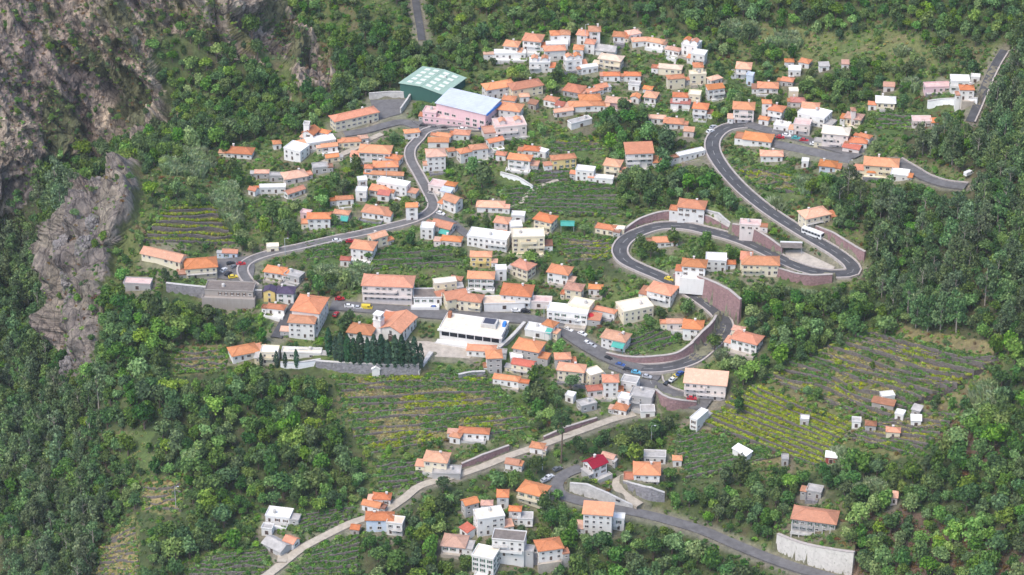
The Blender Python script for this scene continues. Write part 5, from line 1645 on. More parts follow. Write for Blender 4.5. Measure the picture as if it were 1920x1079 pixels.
# the large buildings, from the corners of their roofs (left, near, right)
def quad(L, B, Rr, he):
    l, b_, r_ = [at(*p, he) for p in (L, B, Rr)]
    u = (b_ - l); u.z = 0
    w = u.length
    u.normalize()
    v = Vector((-u.y, u.x, 0))
    d = abs((r_ - b_).dot(v))
    c2 = b_ - u * (w / 2) + v * (d / 2)
    c = Vector((c2.x, c2.y, (l.z + b_.z + r_.z) / 3))
    return c, w, d, math.atan2(u.y, u.x)
def big(L, B, Rr, he, rise, st, roof, wall, rc, ex, label, name, cat, **kw):
    c, w, d, rot = quad(L, B, Rr, he)
    hd = dict(c=c, w=w, d=d, rot=rot, st=st, roof=roof, wall=wall, rc=rc, ex=ex, label=label, he=he, rise=rise)
    return build_house(hd, cat, name, **kw), hd
gh, hd = big((750,158), (830,181), (916,153), 3.8, 1.0, 1, 'e', 'D', 'g', '-', "large green sheet roofed hall at the edge of the wood", "sports_hall", "hall", wins=False)
w, d, he, rise = hd['w'], hd['d'], hd['he'], hd['rise']
for s in (-1, 1):
    for k in range(5):
        for r_ in (0.22, 0.62):
            m = MB()
            y = -d * .38 + d * .76 * k / 4
            x0, x1 = s * w * .5 * (r_ - .1), s * w * .5 * (r_ + .14)
            zz = lambda x: he + rise * (1 - abs(x) / (w / 2)) + 0.24
            xs = sorted((x0, x1))
            m.add([(xs[0], y - .8, zz(xs[0])), (xs[1], y - .8, zz(xs[1])), (xs[1], y + .8, zz(xs[1])), (xs[0], y + .8, zz(xs[0])),
                   (xs[0], y - .8, zz(xs[0]) + .12), (xs[1], y - .8, zz(xs[1]) + .12), (xs[1], y + .8, zz(xs[1]) + .12), (xs[0], y + .8, zz(xs[0]) + .12)],
                  [(4, 5, 6, 7), (0, 1, 5, 4), (1, 2, 6, 5), (2, 3, 7, 6), (3, 0, 4, 7)])
            m.build("skylight", MT['skylight'], gh)
bh, hd = big((818,197), (910,217), (948,190), 6.4, 1.0, 2, 's', 'P', 'b', '-', "pink school hall with a wide pale blue sheet roof", "school_hall", "hall", nwin=7, win_size=(1.7, 1.2))
m = MB(); m.box(hd['w'] / 2 + .45, hd['w'] / 2 + .75, -hd['d'] / 2, hd['d'] / 2, hd['he'] - .5, hd['he'] + .4); m.build("fascia", MT['blue'], bh)
EXTRA = [
 (838, 221, 86, .2, -14, 1, 'f', 'P', 'p', 'b', "long pink ground floor front of the pale blue roofed hall"),
 (808, 207, 26, .9, -14, 2, 'f', 'P', 'p', '-', "pink stair block at the left end of the blue roofed hall"),
 (567, 597, 48, .55, -6, 3, 'h', 'W', 'O', '-', "white front wing with six windows of the large orange roofed building"),
 (566, 658, 74, .25, -4, 1, 'f', 'W', 'c', '-', "low white terrace building below the large orange roofed one"),
]
def row(px, py, w, ratio, rot, st, roof, wall, rc, ex, label):
    he = ST * st + .25
    g = at(px, py, he)
    wm = w * px_scale(g + Vector((0, 0, he))); dm = max(2.6, wm * ratio)
    rise = 0 if roof == 'f' else (min(wm, dm) * .21 if roof in 'hge' else dm * .22)
    return dict(c=at(px, py, he + rise * .5), w=wm, d=dm, rot=R(rot), st=st, roof=roof, wall=wall, rc=rc, ex=ex, label=label, he=he, rise=rise)
for e in EXTRA:
    build_house(row(*e), "building", "building")
ob, hd = big((547,584), (598,591), (628,557), 6.8, 1.8, 3, 'h', 'W', 'O', 'c', "large white building with a great orange hip beside the dark ramp", "building", "building")
mk, hd = big((824,618), (940,631), (980,606), 3.6, 0.0, 1, 'f', 'W', 'c', '-', "long white market hall with flat cream roof and dark window bands", "market_hall", "hall", wins=False)
w, d, he = hd['w'], hd['d'], hd['he']
m = MB(); m.box(w * .12, w * .36, -d * .12, d * .32, he + .15, he + 1.7); lan = m.build("roof_lantern", MT['concrete'], mk)
m = MB(); m.box(w * .15, w * .33, -d * .06, d * .27, he + 1.703, he + 1.85); m.build("solar_panel", MT['solar'], lan)
m = MB(); m.box(-w * .53, w * .53, -d / 2 - 3.5, -d / 2 - .01, -3.2, -.6); m.box(-w * .53, w * .53, -d / 2 - 3.7, -d / 2 - 3.5, -3.2, 0.2); m.build("front_terrace", WALL['W'], mk)
def window_band(parent, x0, x1, y, z0, z1, n, rz=0.0):
    m = MB()
    m.box(x0, x1, -.03, .05, z0, z1, 1)
    for k in range(n + 1):
        x = x0 + (x1 - x0) * k / n
        m.box(x - .12, x + .12, -.1, .05, z0 - .002, z1 + .002, 0)
    o = m.build("window_band", [MT['white'], MT['glass']], parent)
    o.rotation_euler = (0, 0, rz)
    o.location = Matrix.Rotation(rz, 4, 'Z') @ Vector((0, y, 0))
window_band(mk, -w * .47, w * .47, -d / 2 - .06, 1.0, 2.7, 7)
window_band(mk, -w * .51, w * .51, -d / 2 - 3.72, -2.6, -.9, 8)
window_band(mk, -d * .45, d * .45, -w / 2 - .06, 1.0, 2.6, 5, math.pi / 2)
m = MB(); m.box(-w * .5 - .5, w * .5 + .5, -d / 2 - .9, -d / 2 - .1, he - .55, he - .05); m.build("eave_band", WALL['W'], mk)
m = MB(); m.box(-w * .46, -w * .41, d * .22, d * .4, he + .13, he + 2.0); m.build("stair_hut", MT['brick'], mk)
m = MB(); m.box(w * .44, w * .49, d * .1, d * .3, he + .13, he + 1.4); m.build("tank_box", MT['blue'], mk)
# the lower church: nave, aisle roof, tower, porch
nave = row(747, 601, 42, 1.5, -26, 2, 'e', 'W', 'O', '-', "white church with orange gabled nave behind the cypress row")
ch = build_house(nave, "church", "church", nwin=1, win_size=(1.0, 2.0))
w, d, he = nave['w'], nave['d'], nave['he']
a_ = wall_mesh(w * .55, d * .8, he - .9, 's', .9, WALL['W'])
a_.v = [(p[0] - w * .775, p[1] + d * .1, p[2]) for p in a_.v]; a_.build("aisle", WALL['W'], ch)
q = roof_mesh('s', d * .8, w * .55, he - .9, .9, None, .3)
q.v = [(-p[1] - w * .775, p[0] + d * .1, p[2]) for p in q.v]
q.v = [(2 * (-w * .775) - p[0], p[1], p[2]) for p in q.v]; q.f = [f[::-1] for f in q.f]; q.build("aisle_roof", ROOF['O'], ch)
m = MB(); x0, y0 = -w * .5 - 2.6, -d / 2 - .4
m.box(x0, x0 + 2.8, y0, y0 + 2.8, -5, he + 2.6); m.box(x0 - .15, x0 + 2.95, y0 - .15, y0 + 2.95, he + 2.603, he + 2.9); m.box(x0 + .1, x0 + 2.7, y0 + .1, y0 + 2.7, he + 2.903, he + 4.6); m.box(x0 - .1, x0 + 2.9, y0 - .1, y0 + 2.9, he + 4.603, he + 4.85)
tw = m.build("bell_tower", WALL['W'], ch)
for rz in (0, math.pi / 2, -math.pi / 2):
    p = Matrix.Rotation(rz, 4, 'Z') @ Vector((0, -1.32, 0))
    put("bell_opening", WIN, tw, (x0 + 1.4 + p.x, y0 + 1.4 + p.y, he + 3.7), rz, .9, 1.2)
m = MB(); m.box(-.9, .9, -d / 2 - .1, -d / 2 + .05, -1.5, 2.2); m.build("church_door", MT['door'], ch)
# ------------------------------------------------------------------ vehicles
def paint(name, c):
    m, nt, b = new_mat(name, 0.35)
    b.inputs["Base Color"].default_value = (*c, 1)
    b.inputs["Coat Weight"].default_value = 0.4
    return m
PAINT = {'white': paint("car_white", (0.75, 0.75, 0.74)), 'silver': paint("car_silver", (0.45, 0.46, 0.48)), 'black': paint("car_black", (0.02, 0.02, 0.023)), 'red': paint("car_red", (0.42, 0.02, 0.03)),
         'blue': paint("car_blue", (0.04, 0.10, 0.32)), 'sky': paint("car_sky_blue", (0.12, 0.40, 0.58)), 'yellow': paint("car_yellow", (0.72, 0.55, 0.05)), 'teal': paint("car_teal", (0.05, 0.34, 0.34)), 'grey': paint("car_grey", (0.14, 0.145, 0.15))}
def profile(b, pts, hw, mi=0, inset=0.0):
    """a side outline (x, z) carried across the width"""
    n = len(pts)
    V = [(x, -hw, z) for x, z in pts] + [(x, hw, z) for x, z in pts]
    b.add(V, [tuple(range(n)), tuple(range(2 * n - 1, n - 1, -1))] + [(i, n + i, n + (i + 1) % n, (i + 1) % n) for i in range(n)], mi)
def car_meshes(col, van=False):
    L = 2.35 if van else 2.05
    b = MB()
    if van:
        profile(b, [(-L, .35), (L, .35), (L + .05, .8), (L - .35, 1.15), (L - .95, 1.95), (-L, 2.0)], .92)
    else:
        profile(b, [(-L, .3), (L, .3), (L + .05, .62), (L - .3, .82), (.95, .95), (-1.55, 1.0), (-L, .95)], .86)
        profile(b, [(-1.75, .98), (.85, .94), (.25, 1.40), (-1.15, 1.44)], .76)
    body = b.mesh("body", [PAINT[col]])
    g = MB()
    if van:
        g.add([(L - .33, -.8, 1.18), (L - .33, .8, 1.18), (L - .9, .8, 1.88), (L - .9, -.8, 1.88)], [(0, 1, 2, 3)])
        g.v = [(p[0] + .02, p[1], p[2] + .015) for p in g.v]
        for s in (-1, 1):
            g.box(.3, L - 1.0, s * .925 - .01, s * .925 + .01, 1.2, 1.75)
    else:
        for (x0, z0), (x1, z1) in (((.86, .97), (.28, 1.38)), ((-1.76, 1.0), (-1.18, 1.41))):
            g.add([(x0 + .02 * (1 if x0 > 0 else -1), -.68, z0), (x0 + .02 * (1 if x0 > 0 else -1), .68, z0), (x1 + .02 * (1 if x0 > 0 else -1), .66, z1), (x1 + .02 * (1 if x0 > 0 else -1), -.66, z1)], [(0, 1, 2, 3)])
        for s in (-1, 1):
            g.add([(-1.5, s * .775, 1.03), (.6, s * .775, 1.0), (.2, s * .775, 1.34), (-1.1, s * .775, 1.37)], [(0, 1, 2, 3)])
    glass = g.mesh("window_glass", [MT['glass']])
    w = MB(); w.tube((0, -.1, 0), (0, .1, 0), .31, .31, 12); w.tube((0, -.11, 0), (0, .11, 0), .16, .16, 8, 1)
    wheel = w.mesh("wheel", [MT['rubber'], MT['steel']])
    h = MB(); h.box(-.04, .04, -.17, .17, -.08, .08)
    lamp = h.mesh("headlight", [MT['lamp']])
    return body, glass, wheel, lamp, L, .92 if van else .86
_cm = {}
def car(px, py, col, ang, label, van=False):
    if (col, van) not in _cm:
        _cm[(col, van)] = car_meshes(col, van)
    body, glass, wheel, lamp, L, hw = _cm[(col, van)]
    p = at(px, py, .7)
    p.z += 0.2
    root = empty("van" if van else "parked_car", p, R(ang))
    tag(root, label, "van" if van else "car", "cars parked about the village")
    link(bpy.data.objects.new("body", body), root); link(bpy.data.objects.new("window_glass", glass), root)
    for x in (-L * .62, L * .62):
        for s in (-1, 1):
            o = link(bpy.data.objects.new("wheel", wheel), root); o.location = (x, s * (hw - .08), .31)
    for s in (-1, 1):
        o = link(bpy.data.objects.new("headlight", lamp), root); o.location = (L, s * (hw - .25), .68)
    root.scale = (.8, .8, .8)
    mark_house(root, 2.6, 2.4, 1.0)
CARS = [
 (637,560,'red',5,"red car beside the large orange roofed building"), (655,574,'white',0,"white car left of the yellow van on the main street"), (672,577,'silver',-4,"silver car close to the yellow van on the main street"),
 (630,589,'red',70,"dark red car behind the white front wing"), (433,494,'black',20,"black car highest in the viewpoint car park"), (420,506,'white',60,"white car in front of the pale yellow viewpoint house"), (428,513,'black',60,"black car beside the yellow car in the viewpoint car park"),
 (437,519,'yellow',15,"yellow car at the lower edge of the viewpoint car park"), (452,495,'red',10,"small red car in the middle of the viewpoint car park"), (440,500,'grey',40,"grey car in the middle of the viewpoint car park"),
 (1255,523,'yellow',-28,"yellow car on the lower road under the mauve wall"), (1177,693,'black',-20,"black car in the village square"), (1193,698,'sky',-15,"sky blue car in the village square"), (1163,684,'blue',-20,"dark blue car at the foot of the street mauve wall"),
 (1140,672,'black',-30,"black car where the street passes the grey cube house"), (1066,618,'white',-35,"white car below the parasol restaurant"), (1092,626,'white',-35,"white car at the garden corner below the parasol restaurant"), (1101,643,'white',-35,"white car lowest on the sloping street"), (1110,648,'silver',-35,"silver car beside the lowest white car on the sloping street"),
 (1262,711,'white',50,"white car under the road island lane"), (1268,705,'yellow',50,"yellow car between the white and blue ones by the pink block"), (1275,700,'blue',50,"blue car beside the yellow one by the pink block"), (1252,718,'black',50,"black car at the island lane by the pink block"),
 (1297,747,'red',-4,"dark red car in front of the pink block"), (1318,745,'blue',-4,"blue car in front of the pink block"),
 (1463,257,'red',-15,"red car at the left of the slope car row"), (1475,254,'white',-15,"white car second in the slope car row"), (1493,259,'teal',-15,"teal car in the slope car row"), (1508,263,'red',-15,"dark red car right of the teal car"), (1527,270,'white',-15,"white car at the right of the slope car row"),
 (1332,246,'white',40,"white car at the road's upper bend"), (1338,238,'silver',40,"silver car above the white one at the upper bend"), (1030,894,'white',40,"white car parked at the top of the lower road"), (1022,900,'silver',40,"silver car next to the white one on the lower road"), (1045,879,'grey',35,"grey car in the shade above the lower road"),
 (1155,936,'black',-25,"black car beside the curved driveway"), (815,577,'blue',0,"blue car in front of the flat dark garage"), (947,578,'grey',0,"grey car before the tan roofed shop"), (968,582,'white',-4,"white car before the shop arcade"), (985,583,'black',-4,"black car before the shop arcade"), (850,582,'grey',0,"grey car before the twin shop house"),
 (632,451,'white',10,"white car on the bend road left of the white hip house"), (657,452,'red',10,"red car on the bend road above the white hip house"), (795,236,'black',-10,"black car at the left of the pink hall forecourt"), (815,239,'grey',-10,"grey car second on the pink hall forecourt"), (835,241,'black',-5,"black car third on the pink hall forecourt"), (868,242,'white',0,"white car on the pink hall forecourt"), (905,241,'blue',0,"blue car at the right of the pink hall forecourt"),
 (781,383,'silver',110,"silver car on the winding road near the narrow tall house"), (826,400,'white',-30,"white car at the fork below the gabled house"), (1213,706,'silver',-20,"silver car at the right of the village square"),
]
for c_ in CARS:
    car(*c_)
car(688, 577, 'yellow', -4, "yellow van on the main street in front of the big guesthouse", True)
car(1816, 326, 'white', 40, "white van at the end of the forest edge road", True)
# bus
p = at(1524, 437, 1.4); p.z += .2
bus = empty("bus", p, R(-40)); tag(bus, "white bus coming down the main road", "bus")
m = MB(); profile(m, [(-5.2, .45), (5.2, .45), (5.3, 1.4), (5.05, 3.0), (-5.2, 3.05)], 1.25); m.build("body", PAINT['white'], bus)
m = MB()
for s in (-1, 1):
    for k in range(6):
        m.box(-4.8 + k * 1.6, -3.4 + k * 1.6, s * 1.26 - .01, s * 1.26 + .01, 1.5, 2.5)
m.box(5.12, 5.3, -1.05, 1.05, 1.5, 2.7); m.build("window_glass", MT['glass'], bus)
for x in (-3.2, 3.4):
    for s in (-1, 1):
        w_ = MB(); w_.tube((x, s * 1.25 - .15, .48), (x, s * 1.25 + .15, .48), .48, .48, 12); w_.build("wheel", MT['rubber'], bus)
bus.scale = (.8, .8, .8); mark_house(bus, 7, 5, 2.4)

# ------------------------------------------------------------------ poles, parasols, canopies
POLES = [(330,952,40,"tall pale lamp pole in the overgrown terraces"), (1017,882,38,"grey pole beside the lower road's parked cars"), (1221,838,40,"grey pole behind the broad orange hip house"), (725,352,44,"pale pole in front of the long white house in the upper village"), (1097,95,46,"thin pole at the back of the top hamlet"),
         (535,478,30,"pole at the bend of the car park road"), (1160,655,30,"pole beside the sloping street"), (1590,330,28,"pole beside the brown slope"), (895,455,26,"pole by the narrow lane"), (1020,600,26,"pole by the main street store")]
for px, py, hp, label in POLES:
    p = at(px, py)
    hh = hp * px_scale(p) / CP
    r_ = empty("lamp_pole", p); tag(r_, label, "pole", "poles along the lanes")
    m = MB(); m.tube((0, 0, -.5), (0, 0, hh), .14, .08, 7); m.build("post", MT['steel'], r_)
    m = MB(); m.tube((0, 0, hh), (.9, 0, hh + .15), .05, .04, 5); m.build("arm", MT['steel'], r_)
    m = MB(); m.box(.75, 1.35, -.14, .14, hh + .06, hh + .2); m.build("lamp_head", MT['lamp'], r_)
PARA = [(1046,586,'white',"leftmost white parasol on the terrace restaurant"), (1058,590,'white',"second white parasol on the terrace restaurant"), (1070,594,'white',"third white parasol on the terrace restaurant"), (1082,598,'white',"white parasol left of the red one"), (1091,592,'red_fabric',"red parasol on the terrace restaurant"), (1106,590,'red_fabric',"small red parasol right of the terrace restaurant")]
for px, py, mt, label in PARA:
    p = at(px, py, 2.2)
    r_ = empty("parasol", p); tag(r_, label, "parasol", "parasols of the terrace restaurant")
    m = MB(); m.tube((0, 0, 0), (0, 0, 2.5), .04, .04, 6); m.build("pole", MT['steel'], r_)
    m = MB()
    V = [(0, 0, 2.7)] + [(1.6 * math.cos(a), 1.6 * math.sin(a), 2.15) for a in np.arange(8) * math.pi / 4] + [(1.6 * math.cos(a), 1.6 * math.sin(a), 1.95) for a in np.arange(8) * math.pi / 4]
    m.add(V, [(0, 1 + k, 1 + (k + 1) % 8) for k in range(8)] + [(1 + k, 9 + k, 9 + (k + 1) % 8, 1 + (k + 1) % 8) for k in range(8)]); m.build("canopy", MT[mt], r_)
def canopy(px, py, w, d, hh, rot, mt, edge, label, name="canopy"):
    p = at(px, py, hh)
    s = px_scale(p); w *= s; d *= s / .41
    r_ = empty(name, p, R(rot)); tag(r_, label, "canopy")
    m = MB(); m.box(-w / 2, w / 2, -d / 2, d / 2, hh, hh + .12); t_ = m.build("sheet", mt, r_)
    m = MB(); m.box(-w / 2 - .1, w / 2 + .1, d / 2 + .003, d / 2 + .4, hh - .2, hh + .5); m.build("edge", edge, t_)
    for x in (-w / 2 + .2, w / 2 - .2):
        for y in (-d / 2 + .2, d / 2 - .2):
            m = MB(); m.tube((x, y, -1.5), (x, y, hh), .07, .07, 6); m.build("post", MT['steel'], r_)
    mark_house(r_, w, d, hh)
canopy(1484, 461, 40, 8, 3.2, -4, ROOF['k'], MT['white'], "dark flat canopy with a white rim inside the upper hairpin")
canopy(1064, 421, 26, 6, 2.4, -2, MT['teal'], MT['teal'], "green tarpaulin shelter beside the cream arch house")
canopy(1342, 176, 30, 5, 2.2, 0, MT['teal'], MT['teal'], "hidden green garden shelter below the salmon cottage") if False else None
p = at(705, 692, 1.5)
sh = empty("shrine", p); tag(sh, "little white shrine in front of the cypress row", "shrine")
m = wall_mesh(2.6, 2.2, 2.0, 'e', .8, WALL['W'], -1); m.build("wall", WALL['W'], sh)
roof_mesh('e', 2.6, 2.2, 2.0, .8, None, .2).build("roof", ROOF['w'], sh); mark_house(sh, 3, 3, 3)
# ------------------------------------------------------------------ plants
def quads_from(centers, normals, size, rng, tall=1.0):
    """small leaf-clump faces: one quad at each centre, roughly facing its normal"""
    n = len(centers)
    nrm = normals + rng.normal(0, 0.45, (n, 3))
    nrm /= np.linalg.norm(nrm, axis=1, keepdims=True) + 1e-9
    up = rng.normal(0, 1, (n, 3))
    t1 = np.cross(nrm, up); t1 /= np.linalg.norm(t1, axis=1, keepdims=True) + 1e-9
    t2 = np.cross(nrm, t1)
    s1 = (size * rng.uniform(0.6, 1.25, n))[:, None] * 0.5
    s2 = s1 * rng.uniform(0.55, 1.0, n)[:, None] * tall
    V = np.stack([centers - t1 * s1, centers - t2 * s2 + nrm * s1 * .25, centers + t1 * s1, centers + t2 * s2 - nrm * s1 * .2], 1).reshape(-1, 3)
    Fc = np.arange(4 * n).reshape(n, 4)
    return V, Fc
def sphere_dirs(n, rng):
    v = rng.normal(0, 1, (n, 3))
    return v / np.linalg.norm(v, axis=1, keepdims=True)
def crown_arrays(seed, lobes, leaves, size, spread=(.62, .62, .5), lob_r=(.34, .55), zc=0.0, flat_bottom=-.55):
    rng = np.random.default_rng(seed)
    C, Nn = [], []
    for k in range(lobes):
        d = sphere_dirs(1, rng)[0]
        c = d * np.array(spread) * rng.uniform(.35, 1.0) + np.array([0, 0, zc])
        r_ = rng.uniform(*lob_r)
        m = int(leaves / lobes * (r_ / np.mean(lob_r)) ** 2)
        dd = sphere_dirs(m, rng)
        dd[:, 2] = np.where(dd[:, 2] < -.4, -dd[:, 2] * .6, dd[:, 2])
        rad = r_ * rng.uniform(.62, 1.08, m) * np.array(1.0)
        C.append(c + dd * rad[:, None]); Nn.append(dd)
    return quads_from(np.concatenate(C), np.concatenate(Nn), size, rng)
def trunk_mb(h, r, seed, limbs=4, crown=1.0):
    rnd = random.Random(seed)
    b = MB()
    p = Vector((0, 0, -.5)); top = Vector((rnd.uniform(-.1, .1), rnd.uniform(-.1, .1), h))
    mid = p.lerp(top, .55) + Vector((rnd.uniform(-.12, .12), rnd.uniform(-.12, .12), 0)) * h * .25
    b.tube(p, mid, r, r * .75, 6); b.tube(mid, top, r * .75, r * .35, 6)
    for k in range(limbs):
        a = rnd.uniform(0, 6.28)
        s = mid.lerp(top, rnd.uniform(0, .8))
        e = s + Vector((math.cos(a), math.sin(a), rnd.uniform(.5, 1.1))) * crown * rnd.uniform(.35, .6)
        b.tube(s, e, r * .4, r * .12, 5)
    return b
PLANTS = {}       # kind -> list of (crown mesh, trunk mesh or None, joined mesh), sized so that the crown radius is 1
def join_mesh(name, V, Fq_, tb, mats):
    me = bpy.data.meshes.new(name)
    verts = [tuple(v) for v in V]
    faces = [tuple(f) for f in Fq_]
    b0 = len(verts)
    mi = [0] * len(faces)
    if tb is not None:
        verts += tb.v; faces += [tuple(b0 + i for i in f) for f in tb.f]; mi += [1] * len(tb.f)
    me.from_pydata(verts, [], faces)
    for m in mats:
        me.materials.append(m)
    me.polygons.foreach_set("material_index", np.asarray(mi, np.int32))
    me.update()
    return me
def add_plant(kind, V, Fq_, tb, leaf, bark):
    crown = np_mesh("crown", V, Fq_, [leaf])
    trunk = tb.mesh("trunk", [bark]) if tb is not None else None
    PLANTS.setdefault(kind, []).append((crown, trunk, join_mesh(kind, V, Fq_, tb, [leaf, bark])))
for leafk in ('dark', 'mid', 'light'):
    for s in range(6):
        V, Fq_ = crown_arrays(100 + s * 7 + len(leafk), 9 + 2 * s, 700, .22, ((.62, .62, .5), (.75, .5, .45), (.5, .6, .85), (.7, .7, .35), (.55, .75, .55), (.5, .5, .7))[s], ((.34, .55), (.25, .6), (.25, .45), (.3, .5), (.2, .55), (.22, .42))[s])
        V = V * np.array([1, 1, (1, 1.1, 1.25, .85, 1.05, 1.2)[s]]) + np.array([0, 0, 1.25])
        add_plant("tree_" + leafk, V, Fq_, trunk_mb(1.1, .09, s, 5), LEAF[leafk], MT['bark'])
for s in range(5):                                   # eucalyptus: tall, several separate tufts up a pale stem
    rng = np.random.default_rng(300 + s)
    Vs, Fs, nb_ = [], [], 0
    H = 3.9
    for k in range(10):
        zc = .9 + (H - .9) * (k + .2) / 10
        wid = 1.0 * math.sin(math.pi * (.25 + .68 * (k + .5) / 10)) + .1
        a = rng.uniform(0, 6.28)
        off = np.array([math.cos(a) * wid * .6, math.sin(a) * wid * .6, zc])
        V, Fq_ = crown_arrays(900 + s * 31 + k, 4, 95, .24, (.5, .5, .36), (.3, .46))
        Vs.append(V * np.array([.95, .95, 1.15]) + off); Fs.append(Fq_ + nb_); nb_ += len(V)
    add_plant("eucalyptus", np.concatenate(Vs), np.concatenate(Fs), trunk_mb(3.5, .075, 50 + s, 7, 1.0), LEAF['euca'], MT['pale_bark'])
for s in range(3):                                   # cypress: narrow flame
    rng = np.random.default_rng(500 + s)
    n = 520
    z = rng.uniform(.25, 6.2, n)
    rad = .95 * np.clip(np.sin(np.pi * np.clip((z + .7) / 7.2, 0, 1)) ** .75, 0.05, 1) * (1 + .12 * np.sin(z * 5 + s))
    a = rng.uniform(0, 6.283, n)
    d = np.stack([np.cos(a), np.sin(a), np.full(n, .35)], 1)
    c = np.stack([np.cos(a) * rad * rng.uniform(.75, 1.02, n), np.sin(a) * rad * rng.uniform(.75, 1.02, n), z], 1)
    V, Fq_ = quads_from(c, d, .42, rng, 1.6)
    add_plant("cypress", V, Fq_, trunk_mb(5.0, .12, s, 0), LEAF['cypress'], MT['bark'])
def low(kind, leaf, lobes, leaves, size, spread, lob, zs, n=4, seed=0):
    for s in range(n):
        V, Fq_ = crown_arrays(700 + seed + s * 13, lobes, leaves, size, spread, lob)
        V = V * np.array([1, 1, zs]) + np.array([0, 0, .32 * zs])
        add_plant(kind, V, Fq_, None, LEAF[leaf], MT['bark'])
low("bush_dark", 'dark', 5, 130, .36, (.6, .6, .35), (.35, .55), .85, 3, 1)
low("bush_mid", 'mid', 5, 130, .36, (.6, .6, .35), (.35, .55), .85, 4, 2)
low("bush_light", 'light', 5, 120, .36, (.65, .65, .3), (.3, .5), .75, 4, 3)
low("bush_dry", 'dry', 5, 110, .34, (.65, .65, .3), (.3, .5), .8, 3, 4)
low("tuft_crop", 'crop', 3, 42, .42, (.6, .6, .25), (.3, .5), .75, 3, 5)
low("tuft_dark", 'mid', 4, 60, .4, (.65, .65, .3), (.3, .5), .85, 3, 8)
low("tuft_vine", 'vine', 3, 42, .42, (.75, .6, .25), (.3, .5), .75, 3, 6)
low("tuft_straw", 'straw', 3, 38, .42, (.75, .75, .12), (.3, .45), .45, 3, 7)
for s in range(3):                                   # cane: a clump of leaning blades
    rng = np.random.default_rng(820 + s)
    n = 90
    b0 = rng.normal(0, .38, (n, 2))
    hgt = rng.uniform(1.2, 2.6, n)
    lean = b0 * .5 + rng.normal(0, .3, (n, 2))
    wv = rng.normal(0, 1, (n, 2)); wv = wv / np.linalg.norm(wv, axis=1, keepdims=True) * .085
    z0 = np.zeros(n)
    A = np.concatenate([b0 - wv, z0[:, None]], 1); B = np.concatenate([b0 + wv, z0[:, None]], 1)
    Cc = np.concatenate([b0 + lean * .5 + wv * 1.5, (hgt * .75)[:, None]], 1); D = np.concatenate([b0 + lean * 1.2 - wv * .3, (hgt * .92)[:, None]], 1)
    V = np.stack([A, B, Cc, D], 1).reshape(-1, 3)
    V2, F2 = crown_arrays(860 + s, 6, 70, .34, (.5, .5, .25), (.25, .4), 1.5)
    add_plant("cane", np.concatenate([V, V2 * np.array([1.1, 1.1, 1.2])]), np.concatenate([np.arange(4 * n).reshape(n, 4), F2 + 4 * n]), None, LEAF['cane'], MT['bark'])

# ---- where they stand
HRA = np.array(HRECT)
NG = np.array(NOGROW)
_ng = {}
for x, y, r_ in NOGROW:
    for i in range(int((x - r_) // 6), int((x + r_) // 6) + 1):
        for j in range(int((y - r_) // 6), int((y + r_) // 6) + 1):
            _ng.setdefault((i, j), []).append((x, y, r_))
def blocked(x, y, pad):
    for a, b_, r_ in _ng.get((int(x // 6), int(y // 6)), ()):
        if (x - a) ** 2 + (y - b_) ** 2 < (r_ + pad) ** 2:
            return True
    return False
def hides(px, py, wpx, hpx, y, tol=.12):
    """would a plant here stand in front of a house, road or wall that the view shows?"""
    i0, i1 = int(max(0, (px - wpx) / 4)), int(min(MASK_W, (px + wpx) / 4 + 1))
    j0, j1 = int(max(0, (py - hpx) / 4)), int(min(MASK_H, py / 4 + 1))
    if i1 <= i0 or j1 <= j0:
        return False
    s = KEEP[j0:j1, i0:i1]
    return (s > y + 1.0).mean() > tol
def candidates(n, seed):
    rng = np.random.default_rng(seed)
    y = np.sqrt(rng.uniform(670 ** 2, 1260 ** 2, n))
    a = rng.uniform(-.215, .215, n)
    x = a * y
    z = h_of(x, y)
    px, py = project(x, y, z)
    k = (px > -70) & (px < 1990) & (py > -50) & (py < 1190)
    x, y, z, px, py = x[k], y[k], z[k], px[k], py[k]
    return x, y, z, px, py, region_of(np.clip(px, 0, 1919), np.clip(py, 0, 1078), 10)
TREES = []           # kind, x, y, z, r, px, py
_th = {}
def near_tree(x, y, r_):
    i, j = int(x // 4), int(y // 4)
    for a in (-1, 0, 1):
        for b_ in (-1, 0, 1):
            for (u, v, q) in _th.get((i + a, j + b_), ()):
                if (x - u) ** 2 + (y - v) ** 2 < ((r_ + q) * .5) ** 2:
                    return True
    return False
def plant_tree(kind, x, y, z, r_, px, py, name=None):
    _th.setdefault((int(x // 4), int(y // 4)), []).append((x, y, r_))
    TREES.append((kind, float(x), float(y), float(z), float(r_), float(px), float(py)))
def visible(x, y, z):
    """is the top of a plant here in sight over the land?"""
    t = np.linspace(.55, .985, 40)
    return not np.any(h_of(x * t, y * t) > CAM_H + (z - CAM_H) * t + .5)
